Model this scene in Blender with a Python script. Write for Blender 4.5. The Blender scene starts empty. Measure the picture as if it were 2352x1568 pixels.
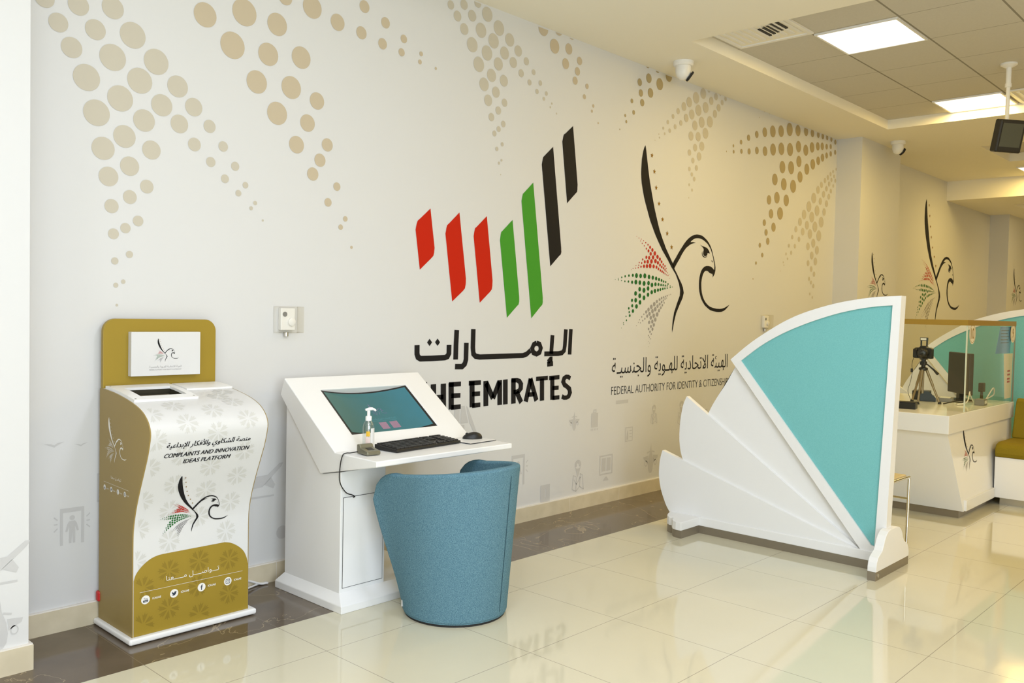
import bpy, bmesh, math, random, unicodedata
from mathutils import Vector, Matrix
random.seed(7)
C = bpy.context.scene.collection
SC = bpy.context.scene
PI = math.pi

# ------------------------------------------------------------------ camera
cam_d = bpy.data.cameras.new('camera'); cam = bpy.data.objects.new('camera', cam_d); C.objects.link(cam)
cam_d.sensor_width = 36.0; cam_d.lens = 36.0 * 2014.7 / 2352.0
cam_d.clip_start = 0.05; cam_d.clip_end = 100
YAW, PITCH, ROLL = 0.8183, -0.0329, 0.0216
_f = Vector((math.sin(YAW) * math.cos(PITCH), math.cos(YAW) * math.cos(PITCH), math.sin(PITCH)))
_r = Vector((math.cos(YAW), -math.sin(YAW), 0)); _u = _r.cross(_f)
_R = math.cos(ROLL) * _r + math.sin(ROLL) * _u
_U = -math.sin(ROLL) * _r + math.cos(ROLL) * _u
cam.matrix_world = Matrix(((_R.x, _U.x, -_f.x, -2.1227), (_R.y, _U.y, -_f.y, -3.9848), (_R.z, _U.z, -_f.z, 1.4225), (0, 0, 0, 1)))
SC.camera = cam

# ------------------------------------------------------------------ world, exposure
SC.view_settings.view_transform = 'Standard'; SC.view_settings.look = 'None'
SC.view_settings.exposure = 0.0; SC.view_settings.gamma = 1.0; SC.view_settings.use_curve_mapping = False
W = bpy.data.worlds.new('world'); SC.world = W; W.use_nodes = True
W.node_tree.nodes['Background'].inputs[0].default_value = (0.9, 0.9, 0.85, 1)
W.node_tree.nodes['Background'].inputs[1].default_value = 0.05

# ------------------------------------------------------------------ lamps of the room and added fill lights
COOL = (0.775, 0.83, 1.0)
WARM = (1.0, 0.70, 0.18)
POWER_COOL = 26.0      # each added, unseen panel over the entrance side, standing in for the flash
POWER_WARM = 23.0      # each panel in the hall
POWER_HALL = 6.0      # added, unseen panels over the waiting side, for warm fill
POWER_FLASH_FILL = 235.0  # strength of the added flash fill behind the camera
def lamp(name, loc, size, power, col, rot=(0, 0, 0), size_y=None, spread=None):
    l = bpy.data.lights.new(name, 'AREA'); l.energy = power; l.color = col
    l.shape = 'RECTANGLE'; l.size = size; l.size_y = size_y or size
    if spread: l.spread = spread
    o = bpy.data.objects.new(name, l); C.objects.link(o); o.location = loc; o.rotation_euler = rot
    return o
# added soft light from behind the photographer, standing in for the camera flash
lamp('flash_fill', (-2.6, -7.35, 1.75), 4.6, POWER_FLASH_FILL, (0.80, 0.905, 1.0), (-PI / 2 , 0, PI), 2.6)

# ------------------------------------------------------------------ materials
def srgb(r, g, b):
    c = lambda v: (v / 255 / 12.92) if v <= 10 else ((v / 255 + 0.055) / 1.055) ** 2.4
    return (c(r), c(g), c(b))
def mat(name, col, rough=0.5, metal=0.0, spec=0.5, coat=0.0, emit=None, estr=0.0, trans=0.0, ior=1.45, noise=None):
    m = bpy.data.materials.new(name); m.use_nodes = True
    b = m.node_tree.nodes['Principled BSDF']
    b.inputs['Base Color'].default_value = (*col, 1); b.inputs['Roughness'].default_value = rough
    b.inputs['Metallic'].default_value = metal; b.inputs['Specular IOR Level'].default_value = spec
    b.inputs['Coat Weight'].default_value = coat; b.inputs['IOR'].default_value = ior
    b.inputs['Transmission Weight'].default_value = trans
    if emit: b.inputs['Emission Color'].default_value = (*emit, 1); b.inputs['Emission Strength'].default_value = estr
    nt = m.node_tree
    if noise:                                                  # (scale, second colour, bump)
        tc = nt.nodes.new('ShaderNodeTexCoord'); n = nt.nodes.new('ShaderNodeTexNoise')
        n.inputs['Scale'].default_value = noise[0]; n.inputs['Detail'].default_value = 3
        nt.links.new(tc.outputs['Object'], n.inputs['Vector'])
        mx = nt.nodes.new('ShaderNodeMix'); mx.data_type = 'RGBA'
        rp = nt.nodes.new('ShaderNodeValToRGB'); rp.color_ramp.elements[0].position = 0.38; rp.color_ramp.elements[1].position = 0.62
        nt.links.new(n.outputs['Fac'], rp.inputs[0]); nt.links.new(rp.outputs[0], mx.inputs['Factor'])
        mx.inputs['A'].default_value = (*col, 1); mx.inputs['B'].default_value = (*noise[1], 1)
        nt.links.new(mx.outputs['Result'], b.inputs['Base Color'])
        if noise[2]:
            bp = nt.nodes.new('ShaderNodeBump'); bp.inputs['Strength'].default_value = noise[2]; bp.inputs['Distance'].default_value = 0.002
            nt.links.new(n.outputs['Fac'], bp.inputs['Height']); nt.links.new(bp.outputs['Normal'], b.inputs['Normal'])
    return m
def math_node(nt, op, a, b=None, c=None):
    n = nt.nodes.new('ShaderNodeMath'); n.operation = op
    for i, v in enumerate((a, b, c)):
        if v is None: continue
        if isinstance(v, (int, float)): n.inputs[i].default_value = v
        else: nt.links.new(v, n.inputs[i])
    return n.outputs[0]
def grid_line(nt, coord, offset, step, half):                   # 1 on a grid line, 0 elsewhere
    a = math_node(nt, 'SUBTRACT', coord, offset - half)
    m = math_node(nt, 'FLOORED_MODULO', a, step)
    return math_node(nt, 'LESS_THAN', m, 2 * half)
def tile_material(name, col_a, col_b, line_col, xo, xs, xh, yo, ys, yh, rough, spec=0.5, nscale=3.0, coat=0.0, veins=None):
    m = bpy.data.materials.new(name); m.use_nodes = True; nt = m.node_tree; b = nt.nodes['Principled BSDF']
    g = nt.nodes.new('ShaderNodeNewGeometry'); sp = nt.nodes.new('ShaderNodeSeparateXYZ'); nt.links.new(g.outputs['Position'], sp.inputs[0])
    lx = grid_line(nt, sp.outputs[0], xo, xs, xh)
    ln = lx if ys is None else math_node(nt, 'MAXIMUM', lx, grid_line(nt, sp.outputs[1], yo, ys, yh))
    n = nt.nodes.new('ShaderNodeTexNoise'); n.inputs['Scale'].default_value = nscale; n.inputs['Detail'].default_value = 6
    nt.links.new(g.outputs['Position'], n.inputs['Vector'])
    mx = nt.nodes.new('ShaderNodeMix'); mx.data_type = 'RGBA'; mx.inputs['A'].default_value = (*col_a, 1); mx.inputs['B'].default_value = (*col_b, 1)
    nt.links.new(n.outputs['Fac'], mx.inputs['Factor'])
    base = mx.outputs['Result']
    if veins:
        v = nt.nodes.new('ShaderNodeTexNoise'); v.inputs['Scale'].default_value = 2.2; v.inputs['Detail'].default_value = 5; v.inputs['Distortion'].default_value = 0.9
        nt.links.new(g.outputs['Position'], v.inputs['Vector'])
        d = math_node(nt, 'ABSOLUTE', math_node(nt, 'SUBTRACT', v.outputs['Fac'], 0.5))
        k = math_node(nt, 'MULTIPLY', math_node(nt, 'LESS_THAN', d, 0.0035), 0.55)
        m3 = nt.nodes.new('ShaderNodeMix'); m3.data_type = 'RGBA'; nt.links.new(k, m3.inputs['Factor'])
        nt.links.new(base, m3.inputs['A']); m3.inputs['B'].default_value = (*veins, 1); base = m3.outputs['Result']
    m2 = nt.nodes.new('ShaderNodeMix'); m2.data_type = 'RGBA'; nt.links.new(ln, m2.inputs['Factor'])
    nt.links.new(base, m2.inputs['A']); m2.inputs['B'].default_value = (*line_col, 1)
    nt.links.new(m2.outputs['Result'], b.inputs['Base Color'])
    b.inputs['Roughness'].default_value = rough; b.inputs['Specular IOR Level'].default_value = spec; b.inputs['Coat Weight'].default_value = coat
    b.inputs['Coat Roughness'].default_value = 0.03
    return m
M = {}
M['wall'] = mat('white wall print', (0.68, 0.677, 0.668), 0.55, spec=0.3)
M['plaster'] = mat('white plaster', (0.93, 0.89, 0.775), 0.7, spec=0.2)
M['ceil_tile'] = tile_material('mineral ceiling tiles', (0.60, 0.575, 0.52), (0.66, 0.635, 0.575), (0.30, 0.28, 0.23), 3.3, 0.628, 0.003, -0.585, 0.6, 0.007, 0.9, 0.1, 60)
M['floor'] = tile_material('polished beige tiles', (0.65, 0.605, 0.445), (0.69, 0.645, 0.485), (0.36, 0.32, 0.25), 0.0, 0.6, 0.0016, -0.979, 0.6, 0.0016, 0.07, 0.5, 3.0, 0.25)
M['marble'] = tile_material('brown marble', (0.085, 0.062, 0.040), (0.17, 0.13, 0.09), (0.22, 0.18, 0.13), 0.0, 0.6, 0.001, 0, None, 0, 0.10, 0.42, 5.0, 0.05, veins=(0.42, 0.33, 0.20))
M['stone'] = mat('tan skirting stone', (0.62, 0.545, 0.39), 0.35, noise=(9, (0.68, 0.60, 0.44), 0))
M['caulk'] = mat('white caulk', (0.8, 0.76, 0.7), 0.6)
M['pale_dot'] = mat('pale tan print', (0.555, 0.51, 0.415), 0.6, spec=0.2)
M['bold_dot'] = mat('tan print', (0.545, 0.46, 0.33), 0.6, spec=0.2)
M['deep_dot'] = mat('deep tan print', (0.42, 0.34, 0.19), 0.6, spec=0.2)
M['icon'] = mat('light grey print', (0.56, 0.553, 0.545), 0.6, spec=0.2)
M['ink'] = mat('black print', (0.012, 0.011, 0.012), 0.6, spec=0.2)
M['ink_red'] = mat('red print', (0.53, 0.016, 0.003), 0.6, spec=0.2)
M['ink_green'] = mat('green print', (0.06, 0.295, 0.026), 0.6, spec=0.2)
M['ink_dkred'] = mat('dark red print', (0.46, 0.035, 0.02), 0.6, spec=0.2)
M['ink_dkgreen'] = mat('dark green print', (0.02, 0.14, 0.03), 0.6, spec=0.2)
M['ink_grey'] = mat('grey print', (0.33, 0.32, 0.32), 0.6, spec=0.2)
M['ink_gold'] = mat('gold print', (0.27, 0.14, 0.01), 0.6, spec=0.2)
M['ink_white'] = mat('white print', (0.85, 0.83, 0.78), 0.6, spec=0.2)
M['white'] = mat('white lacquer', (0.87, 0.865, 0.85), 0.32, spec=0.45)
M['gloss'] = mat('white gloss lacquer', (0.89, 0.88, 0.855), 0.12, spec=0.5)
M['skin'] = mat('white printed vinyl', (0.70, 0.698, 0.69), 0.4, spec=0.4)
M['gold'] = mat('gold paint', (0.335, 0.228, 0.026), 0.42, spec=0.4)
M['gold_side'] = mat('brown gold side print', (0.33, 0.235, 0.075), 0.45, spec=0.4)
M['gold_dark'] = mat('darker gold print', (0.265, 0.18, 0.02), 0.45, spec=0.4)
M['skin_grey'] = mat('light grey vinyl print', (0.615, 0.61, 0.58), 0.45, spec=0.3)
M['gap'] = mat('shadow gap', (0.05, 0.05, 0.05), 0.8)
M['black'] = mat('black plastic', (0.014, 0.013, 0.012), 0.38)
M['key'] = mat('black key caps', (0.03, 0.028, 0.027), 0.45)
M['rubber'] = mat('black rubber', (0.02, 0.02, 0.02), 0.7)
M['grey'] = mat('grey plastic', (0.22, 0.22, 0.22), 0.5)
M['slot'] = mat('dark slot glass', (0.05, 0.045, 0.03), 0.15)
M['slot_in'] = mat('brown slot interior', (0.16, 0.13, 0.08), 0.5)
M['steel'] = mat('brushed steel', (0.62, 0.60, 0.56), 0.28, 1.0)
M['kick'] = mat('taupe metal kick', (0.29, 0.25, 0.19), 0.35, 0.55)
M['chrome'] = mat('chrome', (0.75, 0.74, 0.7), 0.12, 1.0)
M['olive_metal'] = mat('olive grey plastic', (0.22, 0.21, 0.15), 0.28, 0.5)
M['fabric'] = mat('blue grey felt', (0.078, 0.17, 0.23), 0.95, spec=0.15, noise=(300, (0.15, 0.28, 0.34), 0.35))
M['seam'] = mat('dark blue seam', (0.02, 0.07, 0.10), 0.9)
M['teal'] = mat('teal fabric', (0.185, 0.50, 0.50), 0.9, spec=0.15, noise=(260, (0.215, 0.545, 0.54), 0.2))
M['olive'] = mat('olive upholstery', (0.215, 0.155, 0.005), 0.75, spec=0.3, noise=(300, (0.245, 0.18, 0.008), 0.2))
M['bronze'] = mat('gold trim', (0.36, 0.22, 0.03), 0.4, 0.3)
M['glass'] = mat('clear glass', (0.93, 0.96, 0.93), 0.02, trans=1.0, ior=1.1, spec=0.5)
M['glass_edge'] = mat('glass edge', (0.62, 0.66, 0.52), 0.15, spec=0.6)
M['plastic_clear'] = mat('clear plastic', (0.96, 0.95, 0.92), 0.06, trans=1.0, ior=1.12)
M['bottle'] = mat('clear bottle', (0.95, 0.96, 0.95), 0.05, trans=1.0, ior=1.2)
M['gel'] = mat('label white', (0.78, 0.78, 0.76), 0.4)
M['yellow'] = mat('yellow label print', (0.75, 0.45, 0.03), 0.5)
M['pinkish'] = mat('pale pink label', (0.75, 0.60, 0.55), 0.5)
M['paper_blue'] = mat('blue paper', (0.13, 0.33, 0.70), 0.7)
M['paper'] = mat('cream paper', (0.74, 0.68, 0.55), 0.7)
M['cable'] = mat('white cable', (0.75, 0.74, 0.72), 0.5)
M['red'] = mat('red plastic', (0.55, 0.02, 0.02), 0.4)
M['wood'] = mat('beige seat laminate', (0.62, 0.50, 0.30), 0.5)
M['lens'] = mat('lens glass', (0.01, 0.01, 0.015), 0.05, coat=0.6)
M['leg_metal'] = mat('bronze aluminium', (0.30, 0.24, 0.16), 0.35, 0.8)
M['diffuser'] = mat('lit diffuser', (0.9, 0.9, 0.88), 0.5, emit=(1.0, 0.98, 0.94), estr=1.6)
M['screen_off'] = mat('dark grey screen', (0.07, 0.075, 0.06), 0.12)
M['navy'] = mat('navy plastic', (0.03, 0.045, 0.07), 0.35)

def clear_mat(name, tint, gloss=0.08, rough=0.03):
    m = bpy.data.materials.new(name); m.use_nodes = True; nt = m.node_tree
    out = nt.nodes['Material Output']; nt.nodes.remove(nt.nodes['Principled BSDF'])
    t = nt.nodes.new('ShaderNodeBsdfTransparent'); t.inputs[0].default_value = (*tint, 1)
    g = nt.nodes.new('ShaderNodeBsdfGlossy'); g.inputs['Roughness'].default_value = rough
    fr = nt.nodes.new('ShaderNodeLayerWeight'); fr.inputs['Blend'].default_value = 0.5
    f2 = math_node(nt, 'MULTIPLY_ADD', math_node(nt, 'POWER', fr.outputs['Facing'], 5.0), 0.45, gloss)
    mx = nt.nodes.new('ShaderNodeMixShader'); nt.links.new(f2, mx.inputs[0])
    nt.links.new(t.outputs[0], mx.inputs[1]); nt.links.new(g.outputs[0], mx.inputs[2]); nt.links.new(mx.outputs[0], out.inputs[0])
    return m
M['glass'] = clear_mat('clear glass pane', (0.97, 0.98, 0.945), 0.008)
M['plastic_clear'] = clear_mat('clear plastic cover', (0.985, 0.98, 0.965), 0.02)
M['bottle'] = clear_mat('clear bottle plastic', (0.90, 0.92, 0.92), 0.14)

# ------------------------------------------------------------------ mesh helpers
def pts(s, k=0.001):
    return [tuple(float(v) * k for v in t.split(',')) for t in s.split()]
def catmull(P, n=6, closed=False):
    P = [Vector(p) for p in P]
    if closed: Q = [P[-1]] + P + [P[0], P[1]]
    else: Q = [2 * P[0] - P[1]] + P + [2 * P[-1] - P[-2]]
    o = []
    for i in range(1, len(Q) - 2):
        a, b, c, d = Q[i - 1:i + 3]
        for k in range(n):
            t = k / n
            o.append(0.5 * (2 * b + (c - a) * t + (2 * a - 5 * b + 4 * c - d) * t * t + (3 * b - a - 3 * c + d) * t ** 3))
    if not closed: o.append(Vector(P[-1]))
    return o
def box(bm, x0, x1, y0, y1, z0, z1, mi=0):
    v = [bm.verts.new((x, y, z)) for x in (x0, x1) for y in (y0, y1) for z in (z0, z1)]
    for q in ((0, 1, 3, 2), (4, 6, 7, 5), (0, 4, 5, 1), (2, 3, 7, 6), (0, 2, 6, 4), (1, 5, 7, 3)):
        f = bm.faces.new([v[i] for i in q]); f.material_index = mi
    return v
def prism(bm, poly, fn, a, b, mi=0):
    """poly in 2D, fn(u, v, w) -> xyz, extruded from w=a to w=b"""
    n = len(poly)
    A = [bm.verts.new(fn(u, v, a)) for u, v in poly]; B = [bm.verts.new(fn(u, v, b)) for u, v in poly]
    fs = [bm.faces.new(A), bm.faces.new(B[::-1])]
    for i in range(n): fs.append(bm.faces.new((A[i], B[i], B[(i + 1) % n], A[(i + 1) % n])))
    for f in fs: f.material_index = mi
def lathe(bm, prof, c=(0, 0, 0), n=24, mi=0, axis='z', caps=True):
    rings = []
    for r, z in prof:
        ring = []
        for k in range(n):
            a = 2 * PI * k / n; x, y = r * math.cos(a), r * math.sin(a)
            p = (x, y, z) if axis == 'z' else ((z, x, y) if axis == 'x' else (x, z, y))
            ring.append(bm.verts.new((c[0] + p[0], c[1] + p[1], c[2] + p[2])))
        rings.append(ring)
    for a, b in zip(rings, rings[1:]):
        for k in range(n):
            f = bm.faces.new((a[k], a[(k + 1) % n], b[(k + 1) % n], b[k])); f.material_index = mi
    if caps:
        for r in (rings[0], rings[-1]):
            f = bm.faces.new(r); f.material_index = mi
def tube(bm, path, r, n=8, mi=0):
    P = [Vector(p) for p in path]; rings = []
    prev = None
    for i, p in enumerate(P):
        t = (P[min(i + 1, len(P) - 1)] - P[max(i - 1, 0)]).normalized()
        if prev is None: u = t.orthogonal().normalized()
        else:
            u = prev - prev.dot(t) * t
            u = u.normalized() if u.length > 1e-6 else t.orthogonal().normalized()
        prev = u; w = t.cross(u)
        rr = r[i] if isinstance(r, (list, tuple)) else r
        rings.append([bm.verts.new(p + rr * (math.cos(2 * PI * k / n) * u + math.sin(2 * PI * k / n) * w)) for k in range(n)])
    for a, b in zip(rings, rings[1:]):
        for k in range(n):
            f = bm.faces.new((a[k], a[(k + 1) % n], b[(k + 1) % n], b[k])); f.material_index = mi
    for q in (rings[0], rings[-1]):
        f = bm.faces.new(q); f.material_index = mi
def flat(bm, poly, fn, mi=0):
    """a printed shape: 2D outline mapped on a surface"""
    try: f = bm.faces.new([bm.verts.new(fn(p[0], p[1])) for p in poly])
    except ValueError: return
    f.material_index = mi; f.normal_update()
    return f
def disc(bm, u, v, r, fn, mi=0, n=20):
    flat(bm, [(u + r * math.cos(2 * PI * k / n), v + r * math.sin(2 * PI * k / n)) for k in range(n)], fn, mi)
def stroke(bm, path, wx, wz, fn, mi=0, ext=0.0):
    """a pen line; wx is the width of upright lines, wz of level ones"""
    P = [Vector((p[0], p[1])) for p in path]
    L, R = [], []
    for i, p in enumerate(P):
        a = (P[i] - P[i - 1]).normalized() if i else None
        b = (P[i + 1] - P[i]).normalized() if i < len(P) - 1 else None
        t = ((a or b) + (b or a)).normalized()
        w = math.hypot(wz * t.x, wx * t.y) / 2
        k = 1.0 if a is None or b is None else 1.0 / max(0.5, t.dot(a))
        q = Vector((-t.y, t.x)) * w * k
        L.append(p + q); R.append(p - q)
    for i in range(len(P) - 1):
        flat(bm, [L[i], L[i + 1], R[i + 1], R[i]], fn, mi)
OFF = {}
def finish(name, bm, m, parent=None, smooth=None, recalc=True):
    """link a bmesh as one mesh object; children are shifted to their thing's origin"""
    if recalc: bmesh.ops.recalc_face_normals(bm, faces=bm.faces)
    if parent is not None and parent.name in OFF: bmesh.ops.translate(bm, verts=bm.verts, vec=-OFF[parent.name])
    me = bpy.data.meshes.new(name); bm.to_mesh(me); bm.free()
    for q in (m if isinstance(m, (list, tuple)) else [m]): me.materials.append(M[q] if isinstance(q, str) else q)
    o = bpy.data.objects.new(name, me); C.objects.link(o)
    if parent is not None:
        o.parent = parent
        if parent.name in OFF: OFF[o.name] = OFF[parent.name]
    if smooth is not None: shade(o, smooth)
    return o
def shade(o, deg):
    for p in o.data.polygons: p.use_smooth = True
    o.data.set_sharp_from_angle(angle=math.radians(deg))
def bevel(o, w, seg=2, ang=35):
    b = o.modifiers.new('bevel', 'BEVEL'); b.width = w; b.segments = seg; b.limit_method = 'ANGLE'; b.angle_limit = math.radians(ang)
    b.harden_normals = False
    return o
def tag(o, label=None, cat=None, group=None, kind=None):
    if label: o['label'] = label
    if cat: o['category'] = cat
    if group: o['group'] = group
    if kind: o['kind'] = kind
    return o
def thing(name, label, cat, loc=(0, 0, 0), group=None, rz=0.0):
    o = bpy.data.objects.new(name, None); C.objects.link(o); o.location = loc; o.rotation_euler = (0, 0, rz)
    o.empty_display_size = 0.1
    OFF[o.name] = Vector(loc)
    return tag(o, label, cat, group)
def local(name, label, cat, loc, rz=0.0, group=None):          # a thing whose parts are modelled round its own origin
    o = thing(name, label, cat, loc, group, rz); OFF[o.name] = Vector((0, 0, 0)); return o
def struct(name, bm, m, parent=None, **k):
    o = finish(name, bm, m, parent, **k); 
    if parent is None: o['kind'] = 'structure'
    return o
def copy_tree(o, parent=None):
    c = o.copy(); C.objects.link(c); c.parent = parent
    for ch in o.children: copy_tree(ch, c)
    return c
def one(fn, *a, **k):
    bm = bmesh.new(); fn(bm, *a, **k); return bm

# ------------------------------------------------------------------ writing
_forms = {}
for _c in range(0xFE80, 0xFEFD):
    _d = unicodedata.decomposition(chr(_c)).split()
    if _d: _forms.setdefault(''.join(chr(int(x, 16)) for x in _d[1:]), {})[_d[0].strip('<>')] = chr(_c)
def arabic(s):
    """joined letter forms, in the order they are set from left to right"""
    out, i, prev_joins = [], 0, False
    while i < len(s):
        ch = s[i]
        if s[i:i + 2] in _forms and s[i] == '\u0644': ch = s[i:i + 2]
        nxt = s[i + len(ch)] if i + len(ch) < len(s) else ''
        if ch == '\u0640': out.append(ch); prev_joins = True; i += 1; continue
        fm = _forms.get(ch)
        if not fm: out.append(ch); prev_joins = False; i += len(ch); continue
        can = 'initial' in fm and (nxt == '\u0640' or 'final' in _forms.get(nxt, {}))
        if prev_joins and 'final' in fm: k = 'medial' if can else 'final'
        else: k = 'initial' if can else 'isolated'
        out.append(fm[k]); prev_joins = can; i += len(ch)
    return ''.join(reversed(out))
def text_into(bm, s, fn, x0, x1, z0, z1, mi=0, bold=0.0, slant=0.0, keep=False, res=3):
    """lettering fitted in a box of the surface (u from x0 to x1, v from z0 to z1)"""
    cu = bpy.data.curves.new('lettering', 'FONT'); cu.body = s; cu.resolution_u = res; cu.offset = bold
    o = bpy.data.objects.new('lettering', cu); C.objects.link(o)
    dg = bpy.context.evaluated_depsgraph_get(); me = bpy.data.meshes.new_from_object(o.evaluated_get(dg))
    bpy.data.objects.remove(o); bpy.data.curves.remove(cu)
    vs = [(v.co.x, v.co.y) for v in me.vertices]
    ax, bx = min(v[0] for v in vs), max(v[0] for v in vs); ay, by = min(v[1] for v in vs), max(v[1] for v in vs)
    h = (z1 - z0); nv = []
    for x, y in vs:
        ty = (y - ay) / (by - ay); tx = (x - ax) / (bx - ax)
        u = x0 + tx * (x1 - x0) + slant * (ty - 0.5) * h
        nv.append(bm.verts.new(fn(u, z0 + ty * h)))
    for p in me.polygons:
        try: f = bm.faces.new([nv[i] for i in p.vertices]); f.material_index = mi
        except ValueError: pass
    bpy.data.meshes.remove(me)
EMBLEM_MATS = ['ink', 'ink_dkred', 'ink_dkgreen', 'ink_grey', 'ink_gold']
def emblem(name, parent, fn, sx, sz, mats=EMBLEM_MATS, n=10, fat=1.0):
    """falcon with a sword feather, seven stars and three dotted palm leaves; fn takes metres from its throat"""
    bm = bmesh.new(); g = lambda u, v: fn(u * sx, v * sz)
    for k in ('feather', 'neck', 'beak', 'eye', 'eyelid', 'nostril'): flat(bm, pts(EMBLEM[k]), g, 0)
    for k, i in (('red', 1), ('green', 2), ('grey', 3)):
        for u, v, r in pts(EMBLEM[k]): disc(bm, u, v, r * fat, g, i, n)
    for u, v, r in pts(EMBLEM['stars']):
        flat(bm, [(u + (r if k % 2 == 0 else r * 0.42) * math.sin(PI * k / 5), v + (r if k % 2 == 0 else r * 0.42) * math.cos(PI * k / 5)) for k in range(10)], g, 4)
    bmesh.ops.triangulate(bm, faces=[f for f in bm.faces if len(f.verts) > 12 or True])
    return finish(name, bm, mats, parent, recalc=False)
# artwork on the walls, in millimetres: x and height on the wall (dots: and radius)
DOTS_PALE = "-771,2694,40 -635,2701,44 -490,2727,48 -716,2606,40 -564,2614,44 -401,2629,58 -662,2514,44 -489,2511,58 -293,2535,58 -600,2400,57 -368,2434,57 -190,2444,50 -455,2338,57 -265,2343,50 -110,2363,43 -557,2256,57 -347,2259,50 -180,2272,43 -29,2286,31 -435,2173,50 -105,2188,32 43,2201,25 -528,2106,50 -312,2131,43 -21,2117,24 108,2114,22 -411,2044,43 54,2046,21 -504,1986,43 165,2028,16 -332,1962,31 127,1984,16 -409,1906,31 -490,1857,31 220,1945,11 198,1917,10 264,1862,6 -371,1802,24 -428,1765,23 -481,1735,24 -409,1648,16 -474,1615,16 -436,1524,10 -469,1507,11 -464,1418,6 1525,3279,27 1635,3310,31 1752,3354,31 1582,3227,32 1706,3261,35 1839,3304,46 1641,3163,35 1786,3191,46 1946,3245,48 1712,3084,46 1900,3152,47 2049,3194,42 1843,3063,47 2003,3099,41 2132,3142,36 1772,2976,47 1948,3017,41 2087,3057,35 2213,3093,26 1888,2932,41 2165,3004,26 2288,3037,19 1822,2862,42 2002,2921,37 2249,2961,20 2358,2979,18 1931,2834,35 2326,2916,17 2422,2921,15 1862,2769,36 2012,2782,26 2397,2881,13 1956,2722,26 2481,2864,8 2466,2837,8 1894,2669,26 2533,2805,7 2005,2644,21 1963,2604,19 1925,2570,19 1999,2512,14 1950,2475,14 1995,2409,9 1972,2387,10 1990,2315,5 4442,3316,45 4530,3367,26 4331,3258,48 4226,3202,42 4652,3329,30 4720,3362,14 4813,3343,22 4147,3152,36 4488,3206,46 4575,3279,35 4758,3299,24 4062,3099,25 4373,3162,47 4702,3243,32 3989,3043,20 4271,3109,41 4642,3180,34 3915,2984,18 4187,3065,34 4563,3098,48 4430,3071,46 3852,2925,13 4107,3010,23 4324,3026,41 4024,2966,20 3946,2921,18 3874,2885,11 3792,2868,6 3802,2842,8 3740,2811,5 4268,2929,38 4380,2942,40 4496,2989,46 4337,2844,32 4444,2871,39 4251,2790,26 4405,2780,35 4308,2731,24 4257,2654,19 4366,2677,24 4297,2614,18 4336,2580,20 4260,2523,13 4308,2484,13 4259,2415,7 7190,3042,16 7116,3008,18 7050,2972,23 6986,2928,27 7140,2960,19 6918,2889,28 7078,2914,24 7176,2917,22 6834,2831,34 7023,2864,28 7128,2856,20 6755,2771,41 6963,2807,29 7074,2795,26 6660,2675,55 6895,2741,36 7027,2730,31 6553,2577,54 6819,2659,38 6973,2650,36 6446,2485,49 6747,2553,55 6922,2557,40 6358,2403,41 6627,2476,56 6858,2444,56 6272,2321,31 6519,2383,45 6710,2383,55 6195,2236,23 6427,2309,39 6597,2300,50 6810,2298,57 6129,2146,20 6348,2226,27 6683,2211,46 6261,2151,24 6559,2169,39 6775,2144,46 6070,2061,15 6181,2079,22 6656,2082,41 6747,2025,41 6107,2015,13 6575,1998,31 6652,1942,30 6726,1892,28 6016,1975,10 6031,1948,9 6608,1838,22 6659,1802,21 6717,1768,24 6638,1683,16 6701,1648,15 5959,1887,6"
DOTS_BOLD = "-57,2809,58 149,2874,66 378,3012,41 333,2862,57 541,3003,58 702,2966,45 879,3097,34 87,2699,65 284,2700,57 1028,3046,31 861,2949,35 477,2727,57 1009,2924,31 1163,2988,24 1148,2908,23 1296,2933,14 1288,2884,14 1413,2873,9 221,2549,57 420,2561,58 578,2522,45 339,2414,58 521,2396,45 456,2273,45 647,2301,35 602,2213,35 558,2134,35 713,2086,23 657,1995,23 772,1917,15 742,1869,15 816,1764,9 2376,3349,50 2537,3385,45 2677,3385,39 2497,3258,49 2650,3275,38 2619,3166,37 2772,3219,29 2751,3141,29 2728,3071,28 2863,3059,19 2836,2979,18 2941,2933,13 2926,2893,12 3004,2820,8"
DOTS_DEEP = "3613,3387,37 3749,3375,33 3912,3352,46 3512,3220,29 3633,3276,37 3785,3261,47 3531,3142,28 3661,3168,37 3415,3059,18 3552,3072,28 3442,2977,18 3334,2934,12 3350,2891,12 3270,2819,6 5530,3363,8 5632,3363,8 5441,3290,5 6065,3282,64 5885,3235,56 5715,3205,56 6247,3301,56 6428,3323,48 6577,3328,40 6717,3336,33 6826,3338,33 6934,3342,28 7040,3340,27 7143,3326,27 5555,3171,45 5400,3126,33 5247,3071,29 5111,3010,22 4975,2956,14 4983,2905,16 5123,2929,22 5265,2949,28 5412,2979,34 5571,2996,45 5731,3036,57 5902,3068,60 6087,3089,64 6270,3145,57 6437,3134,56 6579,3184,53 6714,3215,43 6822,3232,39 6929,3245,30 7030,3261,27 7149,3218,26 7037,3185,29 6936,3153,32 6837,3116,41 6735,3070,44 6610,3016,54 6474,2948,56 6289,3000,56 5936,2896,60 6122,2915,64 6326,2850,56 5787,2758,56 5977,2735,59 6179,2739,64 5680,2551,45 5841,2589,56 6039,2585,57 5731,2423,45 5918,2445,60 5600,2327,32 5789,2300,44 5642,2238,31 5681,2157,34 5525,2108,23 5579,2019,22 5461,1937,16 5411,1787,8 4855,2888,7"
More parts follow.
